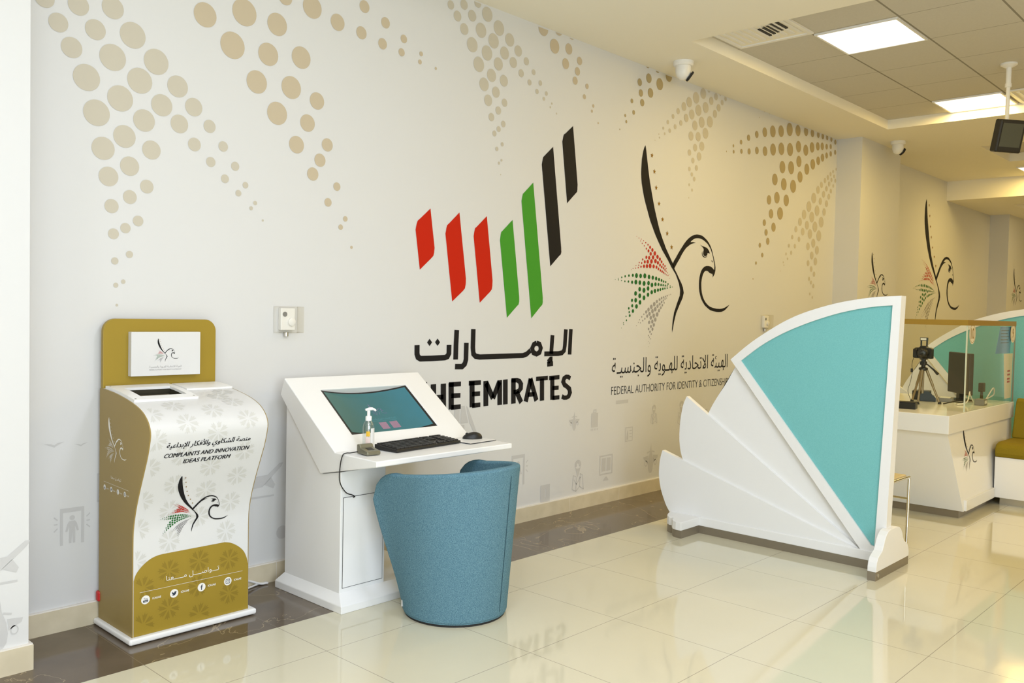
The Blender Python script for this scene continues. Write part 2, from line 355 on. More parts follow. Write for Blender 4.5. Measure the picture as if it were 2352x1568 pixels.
EMBLEM = {
  "feather": "-428,910 -415,869 -404,823 -388,758 -371,693 -353,632 -332,572 -304,496 -274,420 -238,344 -200,267 -155,201 -107,135 -51,73 7,11 33,-31 72,-71 114,-115 145,-147 169,-180 184,-224 167,-269 125,-326 78,-393 48,-470 26,-556 20,-526 27,-460 44,-393 84,-315 125,-248 127,-204 106,-149 80,-111 52,-74 -11,-22 -73,39 -114,75 -154,110 -205,165 -255,220 -295,275 -335,330 -371,394 -406,459 -432,513 -452,568 -465,608 -472,648 -476,684 -476,720 -474,757 -472,793 -464,830 -455,863 -444,888",
  "neck": "0,2 22,34 45,57 83,100 122,139 161,177 200,211 240,237 281,257 323,270 365,278 408,277 452,273 492,259 530,242 565,220 593,194 619,161 637,128 652,94 646,88 626,129 599,166 571,190 543,210 509,225 471,238 431,246 399,248 367,246 335,241 304,228 279,215 267,205 305,209 352,205 316,199 285,192 258,182 234,169 203,153 174,129 138,94 106,55 67,15 28,-31",
  "beak": "637,128 662,77 678,43 686,14 686,-15 674,-45 644,-77 645,-58 638,-44 615,-43 590,-39 574,-30 556,-24 534,-23 512,-27 495,-40 481,-56 471,-77 463,-101 458,-129 460,-158 464,-187 472,-215 486,-244 508,-271 538,-296 572,-316 613,-332 663,-341 721,-347 778,-348 824,-344 871,-334 912,-320 952,-306 918,-330 883,-351 849,-365 814,-373 768,-376 722,-375 669,-370 619,-362 574,-345 528,-323 494,-297 464,-267 445,-236 430,-205 422,-171 420,-137 422,-108 427,-79 437,-52 451,-27 473,-5 499,10 531,19 564,21 598,19 632,9 651,-2 665,-10 670,19 664,45 651,70",
  "eye": "423,194 456,186 496,181 529,176 552,166 573,149 585,128 565,132 545,131 542,115 527,105 505,101 485,107 475,120 476,138 484,155 475,169 452,181",
  "eyelid": "463,142 453,125 459,107 474,95 501,89 527,94 544,105 525,100 501,96 481,102 467,112 462,126",
  "nostril": "613,70 626,72 636,64 632,52 623,61",
  "stars": "-335,844,22 -296,722,22 -264,598,22 -218,476,22 -162,356,22 -89,249,23 -19,143,23",
  "red": "-514,193,3 -484,182,4 -461,161,4 -451,176,4 -437,144,5 -419,166,5 -408,127,6 -390,153,7 -378,107,8 -358,139,8 -348,91,13 -327,121,13 -317,70,15 -294,102,15 -375,39,13 -336,37,15 -282,44,17 -259,77,18 -425,19,9 -395,2,13 -355,5,16 -303,11,18 -247,17,18 -220,52,17 -471,-8,6 -437,-10,8 -476,-29,6 -445,-39,9 -405,-33,14 -364,-30,16 -320,-26,19 -271,-27,16 -513,-33,4 -516,-54,5 -482,-48,6 -551,-58,4 -574,-69,3 -230,-31,13 -211,5,15 -185,35,14 -201,-44,11 -181,-12,12 -159,16,12 -173,-55,10 -155,-25,11 -135,-4,10 -148,-62,10 -128,-34,10 -109,-16,9 -126,-70,9 -108,-47,8 -91,-35,6 -106,-78,6 -90,-57,6 -72,-69,5 -86,-86,5 -61,-90,5 -36,-113,3 -46,-80,3",
  "green": "-779,-153,3 -740,-154,5 -740,-143,4 -697,-158,5 -696,-133,7 -654,-162,7 -652,-123,9 -608,-162,9 -603,-116,10 -559,-165,13 -552,-111,13 -509,-162,19 -503,-111,19 -455,-164,18 -447,-111,18 -397,-168,20 -390,-108,20 -336,-163,18 -331,-114,18 -287,-176,18 -278,-117,17 -238,-169,16 -231,-122,16 -195,-168,13 -189,-128,14 -158,-171,11 -152,-134,12 -127,-172,10 -123,-142,10 -98,-174,9 -91,-145,9 -68,-175,7 -57,-160,8 -455,-215,18 -396,-222,20 -340,-206,18 -509,-250,18 -452,-267,19 -288,-234,17 -243,-222,17 -339,-255,17 -200,-214,14 -166,-208,12 -131,-202,11 -101,-197,9 -66,-193,7 -24,-186,7 -25,-173,5 7,-182,4 -554,-305,13 -505,-303,18 -393,-281,19 -549,-347,13 -446,-318,18 -594,-368,10 -492,-351,18 -587,-397,9 -538,-388,15 -628,-430,6 -579,-424,11 -620,-460,7 -659,-480,4 -655,-493,4 -683,-520,3",
  "grey": "-14,-243,5 -39,-248,5 -64,-255,8 -90,-263,8 -116,-270,10 -145,-277,11 -173,-290,12 -211,-306,14 -248,-328,18 -288,-351,18 -326,-373,16 -357,-392,13 -389,-411,7 -417,-432,7 -445,-455,5 -461,-476,4 -487,-502,4 -435,-479,5 -403,-461,7 -373,-446,8 -342,-425,13 -310,-406,16 -270,-385,18 -231,-368,18 -200,-343,15 -170,-326,13 -144,-309,11 -119,-296,9 -96,-283,8 -73,-275,5 -291,-437,16 -251,-420,18 -202,-410,18 -177,-379,14 -153,-355,12 -131,-334,10 -106,-314,8 -312,-474,14 -269,-467,16 -227,-451,17 -286,-507,13 -246,-494,15 -317,-527,10 -263,-529,13 -297,-549,10 -278,-568,7 -317,-579,6 -303,-592,5 -287,-606,5 -318,-628,3 -301,-640,3 -310,-669,3",
}
STRIPES = {
  "red": ["1391,2036 1430,1803 1428,1785 1427,1774 1421,1754 1406,1740 1316,1666 1277,1900 1281,1920 1284,1934 1292,1954 1310,1968", "1630,2036 1697,1629 1697,1608 1696,1593 1690,1568 1673,1551 1583,1483 1516,1896 1521,1918 1523,1932 1529,1949 1545,1961", "1871,2036 1936,1627 1935,1606 1935,1593 1930,1569 1913,1552 1823,1481 1757,1898 1760,1918 1763,1932 1768,1950 1784,1962"],
  "green": ["2112,2034 2193,1529 2194,1510 2194,1497 2188,1477 2171,1465 2078,1388 1997,1891 2000,1912 2002,1927 2007,1946 2024,1959", "2308,2303 2433,1529 2433,1512 2434,1500 2429,1481 2413,1469 2319,1387 2195,2167 2199,2185 2202,2197 2208,2217 2225,2230"],
  "black": ["2505,2573 2617,1884 2618,1868 2620,1857 2614,1838 2596,1826 2504,1749 2391,2435 2395,2454 2398,2466 2403,2487 2421,2502", "2716,2751 2783,2346 2782,2325 2782,2312 2778,2293 2762,2281 2670,2202 2602,2624 2608,2645 2611,2659 2617,2675 2635,2686"],
}
LATIN = ["1262,980 1390,978",
 "1326,979 1330,820",
 "1441,977 1445,819",
 "1523,977 1527,816",
 "1443,895 1525,895",
 "1588,979 1593,814",
 "1569,969 1672,969",
 "1590,898 1669,897",
 "1592,825 1673,826",
 "1769,980 1774,816",
 "1740,970 1848,970",
 "1771,899 1843,899",
 "1773,825 1847,827",
 "1893,978 1898,815",
 "1897,965 1962,862",
 "1962,862 2020,968",
 "2022,978 2027,814",
 "2076,980 2081,815",
 "2154,980 2159,815",
 "2134,972 2190,971 2215,961 2229,941 2228,915 2213,899 2189,893 2157,892",
 "2187,893 2237,818",
 "2281,821 2327,975",
 "2323,976 2391,822",
 "2299,867 2370,867",
 "2382,971 2506,974",
 "2444,971 2449,818",
 "2553,980 2559,818",
 "2519,972 2631,974",
 "2556,899 2625,900",
 "2559,830 2636,831",
 "2753,960 2729,972 2705,974 2682,962 2674,940 2688,918 2718,903 2745,884 2752,858 2740,834 2715,824 2687,825 2663,836"]
ARABIC_STROKES = ["1305,1217 1306,1165 1314,1145 1333,1135 1424,1135 1531,1137 1553,1144 1564,1163 1564,1215",
 "1627,1307 1623,1215 1622,1123",
 "1712,1226 1711,1121 1702,1094 1679,1077 1618,1079",
 "1771,1313 1770,1195 1776,1156 1795,1140 1833,1134 2028,1135 2242,1135 2280,1144 2318,1168",
 "2379,1218 2350,1208 2335,1182 2348,1153 2382,1142 2413,1154 2424,1182 2410,1209 2379,1218",
 "2746,1314 2738,1132",
 "2690,1312 2682,1196 2675,1162 2654,1146 2612,1141 2462,1142",
 "2545,1271 2535,1141",
 "2551,1105 2529,1104 2519,1094 2527,1081",
 "2495,1069 2558,1072"]
DIAMONDS = ["1403,1254 1424,1232 1404,1210 1384,1232", "1468,1255 1489,1232 1469,1210 1448,1233"]

# ------------------------------------------------------------------ the room shell
ZS, ZC = 3.361, 3.455            # soffit and tiled ceiling
X0, X1, Y0 = -6.0, 15.0, -7.5
bm = bmesh.new(); box(bm, X0, X1, Y0, -0.605, -0.06, 0.0); struct('floor', bm, 'floor')
bm = bmesh.new(); box(bm, X0, X1, -0.605, 0.0, -0.06, 0.0); struct('trim_1', bm, 'marble')
bm = bmesh.new(); box(bm, X0, X1, 0.0, 0.12, -0.06, 3.6); wall = struct('wall_back', bm, 'wall')
bm = bmesh.new(); box(bm, X0, -0.935, -0.341, 0.0, 0.0, 3.5); pier = struct('wall_left_pier', bm, 'wall')
bm = bmesh.new(); box(bm, X0 - 0.12, X0, Y0, 0.12, -0.06, 3.6); struct('wall_left', bm, 'plaster')
bm = bmesh.new(); box(bm, X1, X1 + 0.12, Y0, 0.12, -0.06, 3.6); struct('wall_right', bm, 'plaster')
# unseen wall behind the photographer; its glazing is added to go with the fill
bm = bmesh.new()
box(bm, X0, -5.0, Y0 - 0.12, Y0, 0, 3.6); box(bm, -0.2, X1, Y0 - 0.12, Y0, 0, 3.6)
box(bm, -5.0, -0.2, Y0 - 0.12, Y0, 3.1, 3.6); box(bm, -5.0, -0.2, Y0 - 0.12, Y0, 0, 0.3); struct('wall_front', bm, 'plaster')
bm = bmesh.new()
for x in (-5.0, -3.43, -1.83, -0.26): box(bm, x, x + 0.06, Y0 - 0.1, Y0 - 0.02, 0.3, 3.1)
for z in (0.3, 3.04): box(bm, -5.0, -0.2, Y0 - 0.1, Y0 - 0.02, z, z + 0.06)
win = struct('added_window', bm, 'steel')
bm = bmesh.new(); box(bm, -4.94, -0.26, Y0 - 0.07, Y0 - 0.06, 0.36, 3.04); finish('added_window_pane', bm, 'glass', win)
# pillars standing out of the mural wall
for nm, a, b in (('column', 7.20, 8.32), ('column', 13.0, 14.1)):
    bm = bmesh.new(); box(bm, a, b, -0.27, 0.0, 0.0, 3.5); col = struct(nm, bm, 'wall')
    if a < 8: col_near = col
    else: col_far = col
# skirting
bm = bmesh.new(); box(bm, -0.935, 7.2, -0.014, 0.0, 0.0, 0.098); box(bm, 8.32, 13.0, -0.014, 0.0, 0.0, 0.098)
for x in [k * 0.6 - 0.84 for k in range(14)]: box(bm, x, x + 0.002, -0.0145, 0.0, 0.0, 0.0985, 1)
bb = struct('baseboard_back', bm, ['stone', 'caulk']); 
bm = bmesh.new(); box(bm, -0.935, 7.2, -0.012, 0.0, 0.098, 0.104); finish('sealant_line', bm, 'caulk', bb)
bm = bmesh.new(); box(bm, X0, -0.921, -0.355, -0.341, 0.0, 0.098); box(bm, -0.935, -0.921, -0.341, -0.014, 0.0, 0.098)
bb = struct('baseboard_left', bm, 'stone')
bm = bmesh.new(); box(bm, X0, -0.923, -0.353, -0.341, 0.098, 0.103); box(bm, -0.935, -0.923, -0.341, -0.012, 0.098, 0.103); finish('sealant_line', bm, 'caulk', bb)
bm = bmesh.new(); box(bm, 7.186, 8.334, -0.284, -0.27, 0.0, 0.098); box(bm, 7.186, 7.2, -0.27, -0.014, 0.0, 0.098); struct('baseboard_right', bm, 'stone')
# ceiling: plaster soffit with sunk bays of mineral tiles
BAYS = [(-4.6, 1.3, -6.6, -1.75, ZS, ZC), (3.276, 6.997, -4.8, -0.603, ZS, ZC), (8.47, 9.65, -4.8, -1.07, ZS, ZC), (11.75, 14.0, -4.8, -0.62, 3.10, 3.20), (3.3, 10.6, -7.1, -5.2, ZS, ZC)]
BEAM_X = 10.88
xs = sorted({X0, X1, BEAM_X} | {b[0] for b in BAYS} | {b[1] for b in BAYS}); ys = sorted({Y0, 0.0} | {b[2] for b in BAYS} | {b[3] for b in BAYS})
bm = bmesh.new()
for a, b in zip(xs, xs[1:]):
    for c, d in zip(ys, ys[1:]):
        mx_, my_ = (a + b) / 2, (c + d) / 2
        if any(q[0] < mx_ < q[1] and q[2] < my_ < q[3] for q in BAYS): continue
        z = ZS if mx_ < BEAM_X else 3.10
        bm.faces.new([bm.verts.new(p) for p in ((a, c, z), (a, d, z), (b, d, z), (b, c, z))])
for a, b, c, d, z0, z1 in BAYS:
    P = [(a, c), (b, c), (b, d), (a, d)]
    for i in range(4):
        p, q = P[i], P[(i + 1) % 4]
        bm.faces.new([bm.verts.new(v) for v in ((*p, z0), (*q, z0), (*q, z1), (*p, z1))])
bm.faces.new([bm.verts.new(v) for v in ((BEAM_X, Y0, 3.10), (BEAM_X, 0, 3.10), (BEAM_X, 0, ZS), (BEAM_X, Y0, ZS))])
struct('ceiling', bm, 'plaster', recalc=False)
bm = bmesh.new()
for a, b, c, d, z0, z1 in BAYS: box(bm, a - 0.05, b + 0.05, c - 0.05, d + 0.05, z1, z1 + 0.03)
struct('ceiling_tiles', bm, 'ceil_tile')
bm = bmesh.new(); box(bm, X0, X1, Y0, 0.0, 3.56, 3.6); struct('ceiling_slab', bm, 'plaster')

# ------------------------------------------------------------------ printed artwork on the mural wall
wallp = lambda u, v: (u, -0.0015, v)
def dots(s, name, m):
    bm = bmesh.new()
    for u, v, r in pts(s):
        P = [(u + r * math.cos(2 * PI * k / 28), v + r * math.sin(2 * PI * k / 28)) for k in range(28)]
        P = [p for p in P if p[1] < ZS - 0.001] if v + r > ZS else P
        if len(P) > 2: flat(bm, [(min(p[0], 7.199), p[1]) for p in P], wallp)
    return finish(name, bm, m, wall, recalc=False)
dots(DOTS_PALE, 'pale_dot_pattern', 'pale_dot'); dots(DOTS_BOLD, 'tan_dot_pattern', 'bold_dot'); dots(DOTS_DEEP, 'deep_tan_dot_pattern', 'deep_dot')
for k, m in (('red', 'ink_red'), ('green', 'ink_green'), ('black', 'ink')):
    for s in STRIPES[k]: 
        bm = one(flat, pts(s), wallp); bmesh.ops.triangulate(bm, faces=bm.faces); finish(k + '_stripe', bm, m, wall, recalc=False)
bm = bmesh.new()
for s in ARABIC_STROKES: stroke(bm, pts(s), 0.040, 0.034, wallp)
for s in DIAMONDS: flat(bm, pts(s), wallp)
finish('arabic_lettering', bm, 'ink', wall, recalc=False)
bm = bmesh.new()
for s in LATIN: stroke(bm, pts(s), 0.044, 0.030, wallp)
finish('english_lettering', bm, 'ink', wall, recalc=False)
emblem('falcon_emblem', wall, lambda u, v: (4.039 + u, -0.0015, 1.843 + v), 1, 1, n=14)
bm = bmesh.new()
text_into(bm, arabic('الهيئة الاتحادية للهـوية والجنسيـة'), wallp, 3.247, 4.985, 0.935, 1.095, bold=-0.004)
text_into(bm, 'FEDERAL AUTHORITY FOR IDENTITY & CITIZENSHIP', wallp, 3.246, 5.00, 0.814, 0.876, bold=-0.012)
finish('authority_lettering', bm, 'ink_gold' if False else 'ink', wall, recalc=False)
emblem('falcon_emblem', wall, lambda u, v: (10.55 + u, -0.0015, 2.02 + v), 1.12, 1.12, n=6)
emblem('falcon_emblem', col_near, lambda u, v: (7.73 + u, -0.2715, 1.84 + v), 0.36, 0.36, n=6)
emblem('falcon_emblem', col_far, lambda u, v: (13.55 + u, -0.2715, 1.93 + v), 0.40, 0.40, n=6)
# pale travel icons low on the wall
def icon_map(x, z, s, y=-0.0012): return lambda u, v: (x + u * s, y, z + v * s)
def rect(bm, a, b, c, d, fn): flat(bm, [(a, c), (b, c), (b, d), (a, d)], fn)
def ring(bm, a, b, c, d, w, fn):
    rect(bm, a, b, c, c + w, fn); rect(bm, a, b, d - w, d, fn); rect(bm, a, a + w, c + w, d - w, fn); rect(bm, b - w, b, c + w, d - w, fn)
def icon_gate(bm, f):
    rect(bm, -.5, -.38, -.8, .8, f); rect(bm, .38, .5, -.8, .8, f); rect(bm, -.38, .38, .62, .8, f); disc(bm, 0, .36, .11, f)
    flat(bm, [(-.12, .22), (.12, .22), (.2, .1), (.28, -.22), (.2, -.24), (.12, .0), (.13, -.75), (.03, -.75), (0, -.25), (-.03, -.75), (-.13, -.75), (-.12, 0), (-.2, -.24), (-.28, -.22), (-.2, .1)], f)
    for s in (-1, 1):
        for a in (-.35, 0, .35): stroke(bm, [(s * .6, .15 + a * .5), (s * .75, .15 + a * .9)], .05, .05, f)
def icon_front(bm, f):
    flat(bm, [(0, 1), (.06, .55), (.22, .1), (.27, -.3), (.22, -.65), (.1, -.85), (-.1, -.85), (-.22, -.65), (-.27, -.3), (-.22, .1), (-.06, .55)], f)
    for s in (-1, 1):
        flat(bm, [(s * .25, .25), (s * .8, .2), (s * .75, .05), (s * .3, -.2)], f); stroke(bm, [(s * .1, .5), (s * .4, .42)], .08, .08, f)
        stroke(bm, [(s * .5 + .13 * math.cos(k * PI / 6), -.22 + .16 * math.sin(k * PI / 6)) for k in range(13)], .045, .045, f)
def icon_pin(bm, f):
    P = [(.28 * math.cos(a), .62 + .28 * math.sin(a)) for a in [PI * (-.15 + 1.3 * k / 14) for k in range(15)]]
    stroke(bm, [(p[0] * .72, .62 + (p[1] - .62) * .72) for p in P], .2, .2, f); flat(bm, [(.26, .5), (0, -.1), (-.26, .5), (-.1, .42), (.1, .42)], f)
    for a, b in (((-.5, -.75), (-.4, .05)), ((-.4, .05), (-.15, -.05)), ((-.5, -.75), (-.15, -.9)), ((-.15, -.9), (-.12, -.05)), ((-.15, -.9), (.2, -.65)), ((.2, -.65), (.22, .1)), ((.2, -.65), (.55, -.85)), ((.55, -.85), (.45, 0)), ((.45, 0), (.22, .1)), ((-.1, -.5), (.25, -.1)), ((-.35, -.2), (-.1, -.5))):
        stroke(bm, [a, b], .045, .045, f)
def icon_case(bm, f):
    rect(bm, -.4, .4, -.55, .5, f); ring(bm, -.18, .18, .5, .78, .07, f)
    for k in range(5): rect(bm, -.44 + k * .19, -.36 + k * .19, -.8, -.65, f)
def icon_monitor(bm, f):
    ring(bm, -.7, .7, -.45, .85, .09, f); rect(bm, -.48, -.05, -.22, .65, f); rect(bm, .05, .48, -.22, .65, f)
    flat(bm, [(-.1, -.6), (.1, -.6), (.3, -.85), (-.3, -.85)], f)
def icon_card(bm, f):
    ring(bm, -.7, .7, -.8, .8, .09, f); flat(bm, [(-.45, -.6), (-.1, -.6), (-.15, .1), (-.25, .5), (-.38, .1)], f)
    for z in (.35, 0, -.35): rect(bm, .1, .55, z, z + .08, f)
def icon_plane(bm, f):
    flat(bm, [(-1, .1), (-.75, -.25), (-.2, -.2), (.9, .75), (1, .95), (.8, .95), (.1, .4), (-.7, .35), (-.6, .2)], f); flat(bm, [(-.1, -.1), (.45, -.35), (.55, -.15), (.3, .25)], f)
    rect(bm, -.9, .5, -.75, -.66, f)
def icon_tail(bm, f):
    flat(bm, [(-.9, .9), (-.5, .9), (-.5, -.1), (-.9, .2)], f); flat(bm, [(-.4, .9), (-.1, .9), (.2, -.1), (-.4, -.1)], f); flat(bm, [(0, .9), (.15, .8), (1, -.9), (.8, -.95), (.3, -.1)], f); rect(bm, -.75, -.1, -.8, -.2, f)
def icon_square(bm, f):
    ring(bm, -.5, .5, -.6, .6, .3, f); rect(bm, -.2, .0, -.3, .3, f); rect(bm, .08, .2, -.3, .3, f)
def icon_bar(bm, f): rect(bm, -.5, .5, -.08, .08, f)
def icon_bird(bm, f): flat(bm, [(-1, .15), (-.3, .05), (0, -.08), (.3, .12), (1, .22), (.4, -.05), (0, -.3), (-.4, -.1)], f)
def icon_dot(bm, f): disc(bm, 0, 0, .5, f)
for fn, x, z, s in ((icon_gate, -.650, .452, .10), (icon_bird, -.725, .815, .042), (icon_bird, -.615, .806, .03), (icon_card, -.49, .605, .08), (icon_plane, .30, .52, .10),
                    (icon_dot, .40, .247, .07), (icon_tail, 1.72, .73, .11), (icon_front, 2.81, .645, .075), (icon_case, 3.05, .64, .10), (icon_pin, 3.83, .625, .085),
                    (icon_card, 3.49, .495, .07), (icon_gate, 2.22, .36, .13), (icon_pin, 2.865, .245, .125), (icon_monitor, 3.205, .265, .115), (icon_front, 3.80, .265, .13),
                    (icon_square, 2.505, .165, .10), (icon_bar, 3.39, .755, .16), (icon_pin, 4.24, .61, .11), (icon_card, 4.6, .55, .08), (icon_monitor, 4.45, .30, .1)):
    bm = bmesh.new(); fn(bm, icon_map(x, z, s)); bmesh.ops.triangulate(bm, faces=[f for f in bm.faces if len(f.verts) > 4]); finish('pale_travel_icon', bm, 'icon', wall, recalc=False)
for fn, x, z, s in ((icon_plane, -1.02, .42, .09), (icon_front, -1.035, .19, .10)):
    bm = bmesh.new(); fn(bm, icon_map(x, z, s, -0.3422)); bmesh.ops.triangulate(bm, faces=[f for f in bm.faces if len(f.verts) > 4]); finish('pale_travel_icon', bm, 'icon', pier, recalc=False)
bm = bmesh.new(); box(bm, -.94, 7.2, -0.0008, 0, .0, .0); bm.free()

# ------------------------------------------------------------------ ceiling lights and ceiling fittings
def ceiling_light(label, x, y, z, col, power, sx=0.60, sy=0.58):
    t = thing('ceiling_light', label, 'ceiling light', (x, y, z), 'square ceiling light panels')
    bm = bmesh.new(); a, b = sx / 2, sy / 2
    for q in ((-a, a, -b, -b + .015), (-a, a, b - .015, b), (-a, -a + .015, -b + .015, b - .015), (a - .015, a, -b + .015, b - .015)):
        box(bm, x + q[0], x + q[1], y + q[2], y + q[3], z - 0.012, z)
    finish('frame', bm, 'white', t)
    bm = bmesh.new(); box(bm, x - a + .015, x + a - .015, y - b + .015, y + b - .015, z - 0.008, z); finish('diffuser', bm, 'diffuser', t)
    l = lamp('panel_lamp', (x, y, z - 0.02), sx - .05, power, col, size_y=sy - .05)
    return t
ceiling_light('nearer square ceiling light panel, beside the slotted air vent', 4.243, -1.485, ZC, WARM, POWER_WARM)
ceiling_light('further square ceiling light panel, behind the pole of the hanging screen', 6.73, -1.485, ZC, WARM, POWER_WARM, sx=0.54)
for x, y in ((4.243, -3.885), (6.73, -3.885)): ceiling_light('square ceiling light panel overhead, behind the white partition', x, y, ZC, WARM, POWER_WARM, sx=0.54)
ceiling_light('far ceiling light panel beyond the hanging screen, cut by the picture edge', 10.42, -1.32, ZS, WARM, POWER_WARM)
ceiling_light('ceiling light panel in the far bay beyond the beam', 12.8, -2.4, 3.20, WARM, POWER_WARM)
for x in (3.9, 5.8, 7.7, 9.6): ceiling_light('added unseen ceiling light panel over the waiting side of the hall, for warm fill', x, -6.1, ZC, WARM, POWER_HALL)  # unseen row added to warm the faces turned towards the hall
ceiling_light('added unseen ceiling light panel in the far bay beyond the beam, brightening the far wall', 12.8, -1.2, 3.20, WARM, 3.0)  # extra panel, added to lift the far end of the wall
for x in (-3.6, -1.6, 0.5):
    for y in (-2.7, -4.6): ceiling_light('added unseen ceiling light panel over the entrance side, standing in for the camera flash', x, y, ZC, COOL, POWER_COOL)  # made-up cool panels out of view, giving the light of the flash
def vent(label, x, y, dark):
    t = thing('air_vent', label, 'air vent', (x, y, ZC), 'ceiling air vents')
    a = 0.285
    bm = bmesh.new(); box(bm, x - a, x + a, y - a, y + a, ZC - 0.006, ZC - 0.001); finish('backing_plate', bm, 'plaster', t)
    bm = bmesh.new()
    for q in ((-a, a, -a, -a + .03), (-a, a, a - .03, a), (-a, -a + .03, -a + .03, a - .03), (a - .03, a, -a + .03, a - .03)):
        box(bm, x + q[0], x + q[1], y + q[2], y + q[3], ZC - 0.014, ZC - 0.006)
    finish('frame', bm, 'white', t)
    bm = bmesh.new()
    for k in range(9): box(bm, x - .2, x + .2, y - .24 + k * .055, y - .215 + k * .055, ZC - 0.012, ZC - 0.006)
    finish('slat', bm, 'white', t)
    bm = bmesh.new()
    for k in range(5): box(bm, x - .12 + .02 * k, x + .06 + .02 * k, y - .2 + k * .04, y - .182 + k * .04, ZC - 0.0135, ZC - 0.006)
    finish('dark_slot', bm, 'gap', t)
vent('slotted square air vent in the near corner of the tiled ceiling', 3.61, -0.93, True)
vent('square air vent at the far end of the tiled ceiling, past the hanging screen', 6.73, -2.1, True)
def dome(label, x, y, s):
    t = local('security_camera', label, 'security camera', (x, y, ZS), group='white security cameras under the soffit')
    bm = bmesh.new(); lathe(bm, [(.078, 0), (.078, -.022), (.07, -.034), (.055, -.036)], n=28); finish('base', bm, 'white', t, 30)
    bm = bmesh.new(); lathe(bm, [(.057, -.034), (.060, -.06), (.058, -.085), (.048, -.112), (.026, -.132), (.004, -.138)], n=28); finish('dome', bm, 'white', t, 60)
    bm = bmesh.new(); lathe(bm, [(.004, .0), (.043, .0), (.043, .012), (.036, .016)], n=24)
    bmesh.ops.transform(bm, matrix=Matrix.Translation((-.0 + .032, -.034, -.105)) @ Matrix.Rotation(-0.78, 4, 'Z') @ Matrix.Rotation(PI / 2 + .6, 4, 'Y'), verts=bm.verts)
    finish('lens_ring', bm, 'rubber', t, 30)
    return t
dome('white security camera under the soffit, above the falcon emblem', 3.673, -0.287, 1)
dome('white security camera under the soffit, beside the grey wall pillar', 7.68, -0.466, 1)
# hanging screen
px, py = 5.575, -2.048
t = thing('hanging_screen', 'small black screen hanging from the tiled ceiling on a thin white pole', 'screen', (px, py, ZC))
bm = bmesh.new(); lathe(bm, [(.06, 0), (.06, -.012), (.03, -.03), (.018, -.034)], (px, py, ZC), 20); finish('ceiling_plate', bm, 'white', t, 40)
bm = bmesh.new(); tube(bm, [(px, py, ZC - .03), (px, py, 3.28)], .02, 14); tube(bm, [(px, py, 3.29), (px, py, 3.0)], .015, 14); lathe(bm, [(.024, 0), (.024, -.03)], (px, py, 3.30), 14)
finish('pole', bm, 'white', t, 40)
R = Matrix.Translation((px - 0.02, py - .02, 2.885)) @ Matrix.Rotation(math.radians(-43), 4, 'Z') @ Matrix.Rotation(math.radians(14), 4, 'X') @ Matrix.Rotation(math.radians(2), 4, 'Y')
bm = bmesh.new(); box(bm, -.105, .105, -.035, .045, -.125, .125); bmesh.ops.transform(bm, matrix=R, verts=bm.verts); bevel(finish('housing', bm, 'black', t), .012, 3)
bm = bmesh.new(); box(bm, -.083, .083, -.037, -.033, -.083, .098); bmesh.ops.transform(bm, matrix=R, verts=bm.verts); finish('display', bm, 'screen_off', t)

# ------------------------------------------------------------------ thermostats under clear covers
def thermostat(label, x, z):
    t = local('thermostat', label, 'thermostat', (x, 0, z), group='thermostats under clear covers on the mural wall')
    bm = bmesh.new(); box(bm, -.045, .04, -.028, 0, -.055, .06); bevel(finish('housing', bm, 'white', t), .004)
    bm = bmesh.new(); lathe(bm, [(.021, 0), (.021, -.010), (.018, -.012)], (.016, -.028, -.012), 24, axis='y'); finish('dial', bm, 'white', t, 40)
    bm = bmesh.new(); lathe(bm, [(.013, 0), (.013, -.002)], (-.022, -.028, .028), 20, axis='y'); finish('dark_window', bm, 'grey', t, 40)
    bm = bmesh.new()
    a, b, c, d, y = -.072, .072, -.068, .068, -.062
    box(bm, a, b, y, y + .003, c, d); box(bm, a, a + .003, y + .003, 0, c, d); box(bm, b - .003, b, y + .003, 0, c, d); box(bm, a + .003, b - .003, y + .003, 0, c, c + .003); box(bm, a + .003, b - .003, y + .003, 0, d - .003, d)
    finish('clear_cover', bm, 'plastic_clear', t)
    bm = bmesh.new(); lathe(bm, [(.013, 0), (.013, -.02), (.009, -.022)], (-.004, -.012, -.066), 16); finish('cover_lock', bm, 'steel', t, 40)
thermostat('thermostat under a clear plastic cover, on the wall above the touch screen desk', .405, 1.361)
thermostat('thermostat under a clear plastic cover, on the wall behind the white fan partition', 5.66, 1.385)

# ------------------------------------------------------------------ complaints kiosk
KX0, KX1 = -0.543, -0.013
t = thing('complaints_kiosk', 'gold and white complaints kiosk with a curved printed front, standing against the mural wall', 'kiosk', (-0.278, -0.21, 0))
PROF = [(-.055, 1.052), (-.17, 1.043), (-.28, 1.028), (-.38, 1.008), (-.455, .982), (-.505, .945), (-.525, .905), (-.518, .86), (-.497, .80), (-.460, .72), (-.425, .645), (-.395, .57), (-.376, .50), (-.37, .44), (-.37, .30), (-.372, .03)]
SK = [Vector((a[0], a[1])) for a in catmull([(y, z, 0) for y, z in PROF])]
SL = [0.0]
for a, b in zip(SK, SK[1:]): SL.append(SL[-1] + (b - a).length)
def skin(off):
    def fn(x, s):
        i = max(0, min(len(SL) - 2, next((k for k in range(len(SL) - 1) if SL[k + 1] >= s), len(SL) - 2)))
        e = SK[i + 1] - SK[i]; u = (s - SL[i]) / max(1e-9, SL[i + 1] - SL[i]); p = SK[i] + e * u
        n = Vector((e.y, -e.x)).normalized()                 # outward
        return (x, p.x + n.x * off, p.y + n.y * off)
    return fn
_t = skin(0.01)(0, 0.9); assert _t[1] < skin(0)(0, 0.9)[1]
bm = bmesh.new()
xs_, ss_ = [KX0 + .001, -0.490, -0.285, KX1], sorted(set(SL) | {0.090, 0.254})
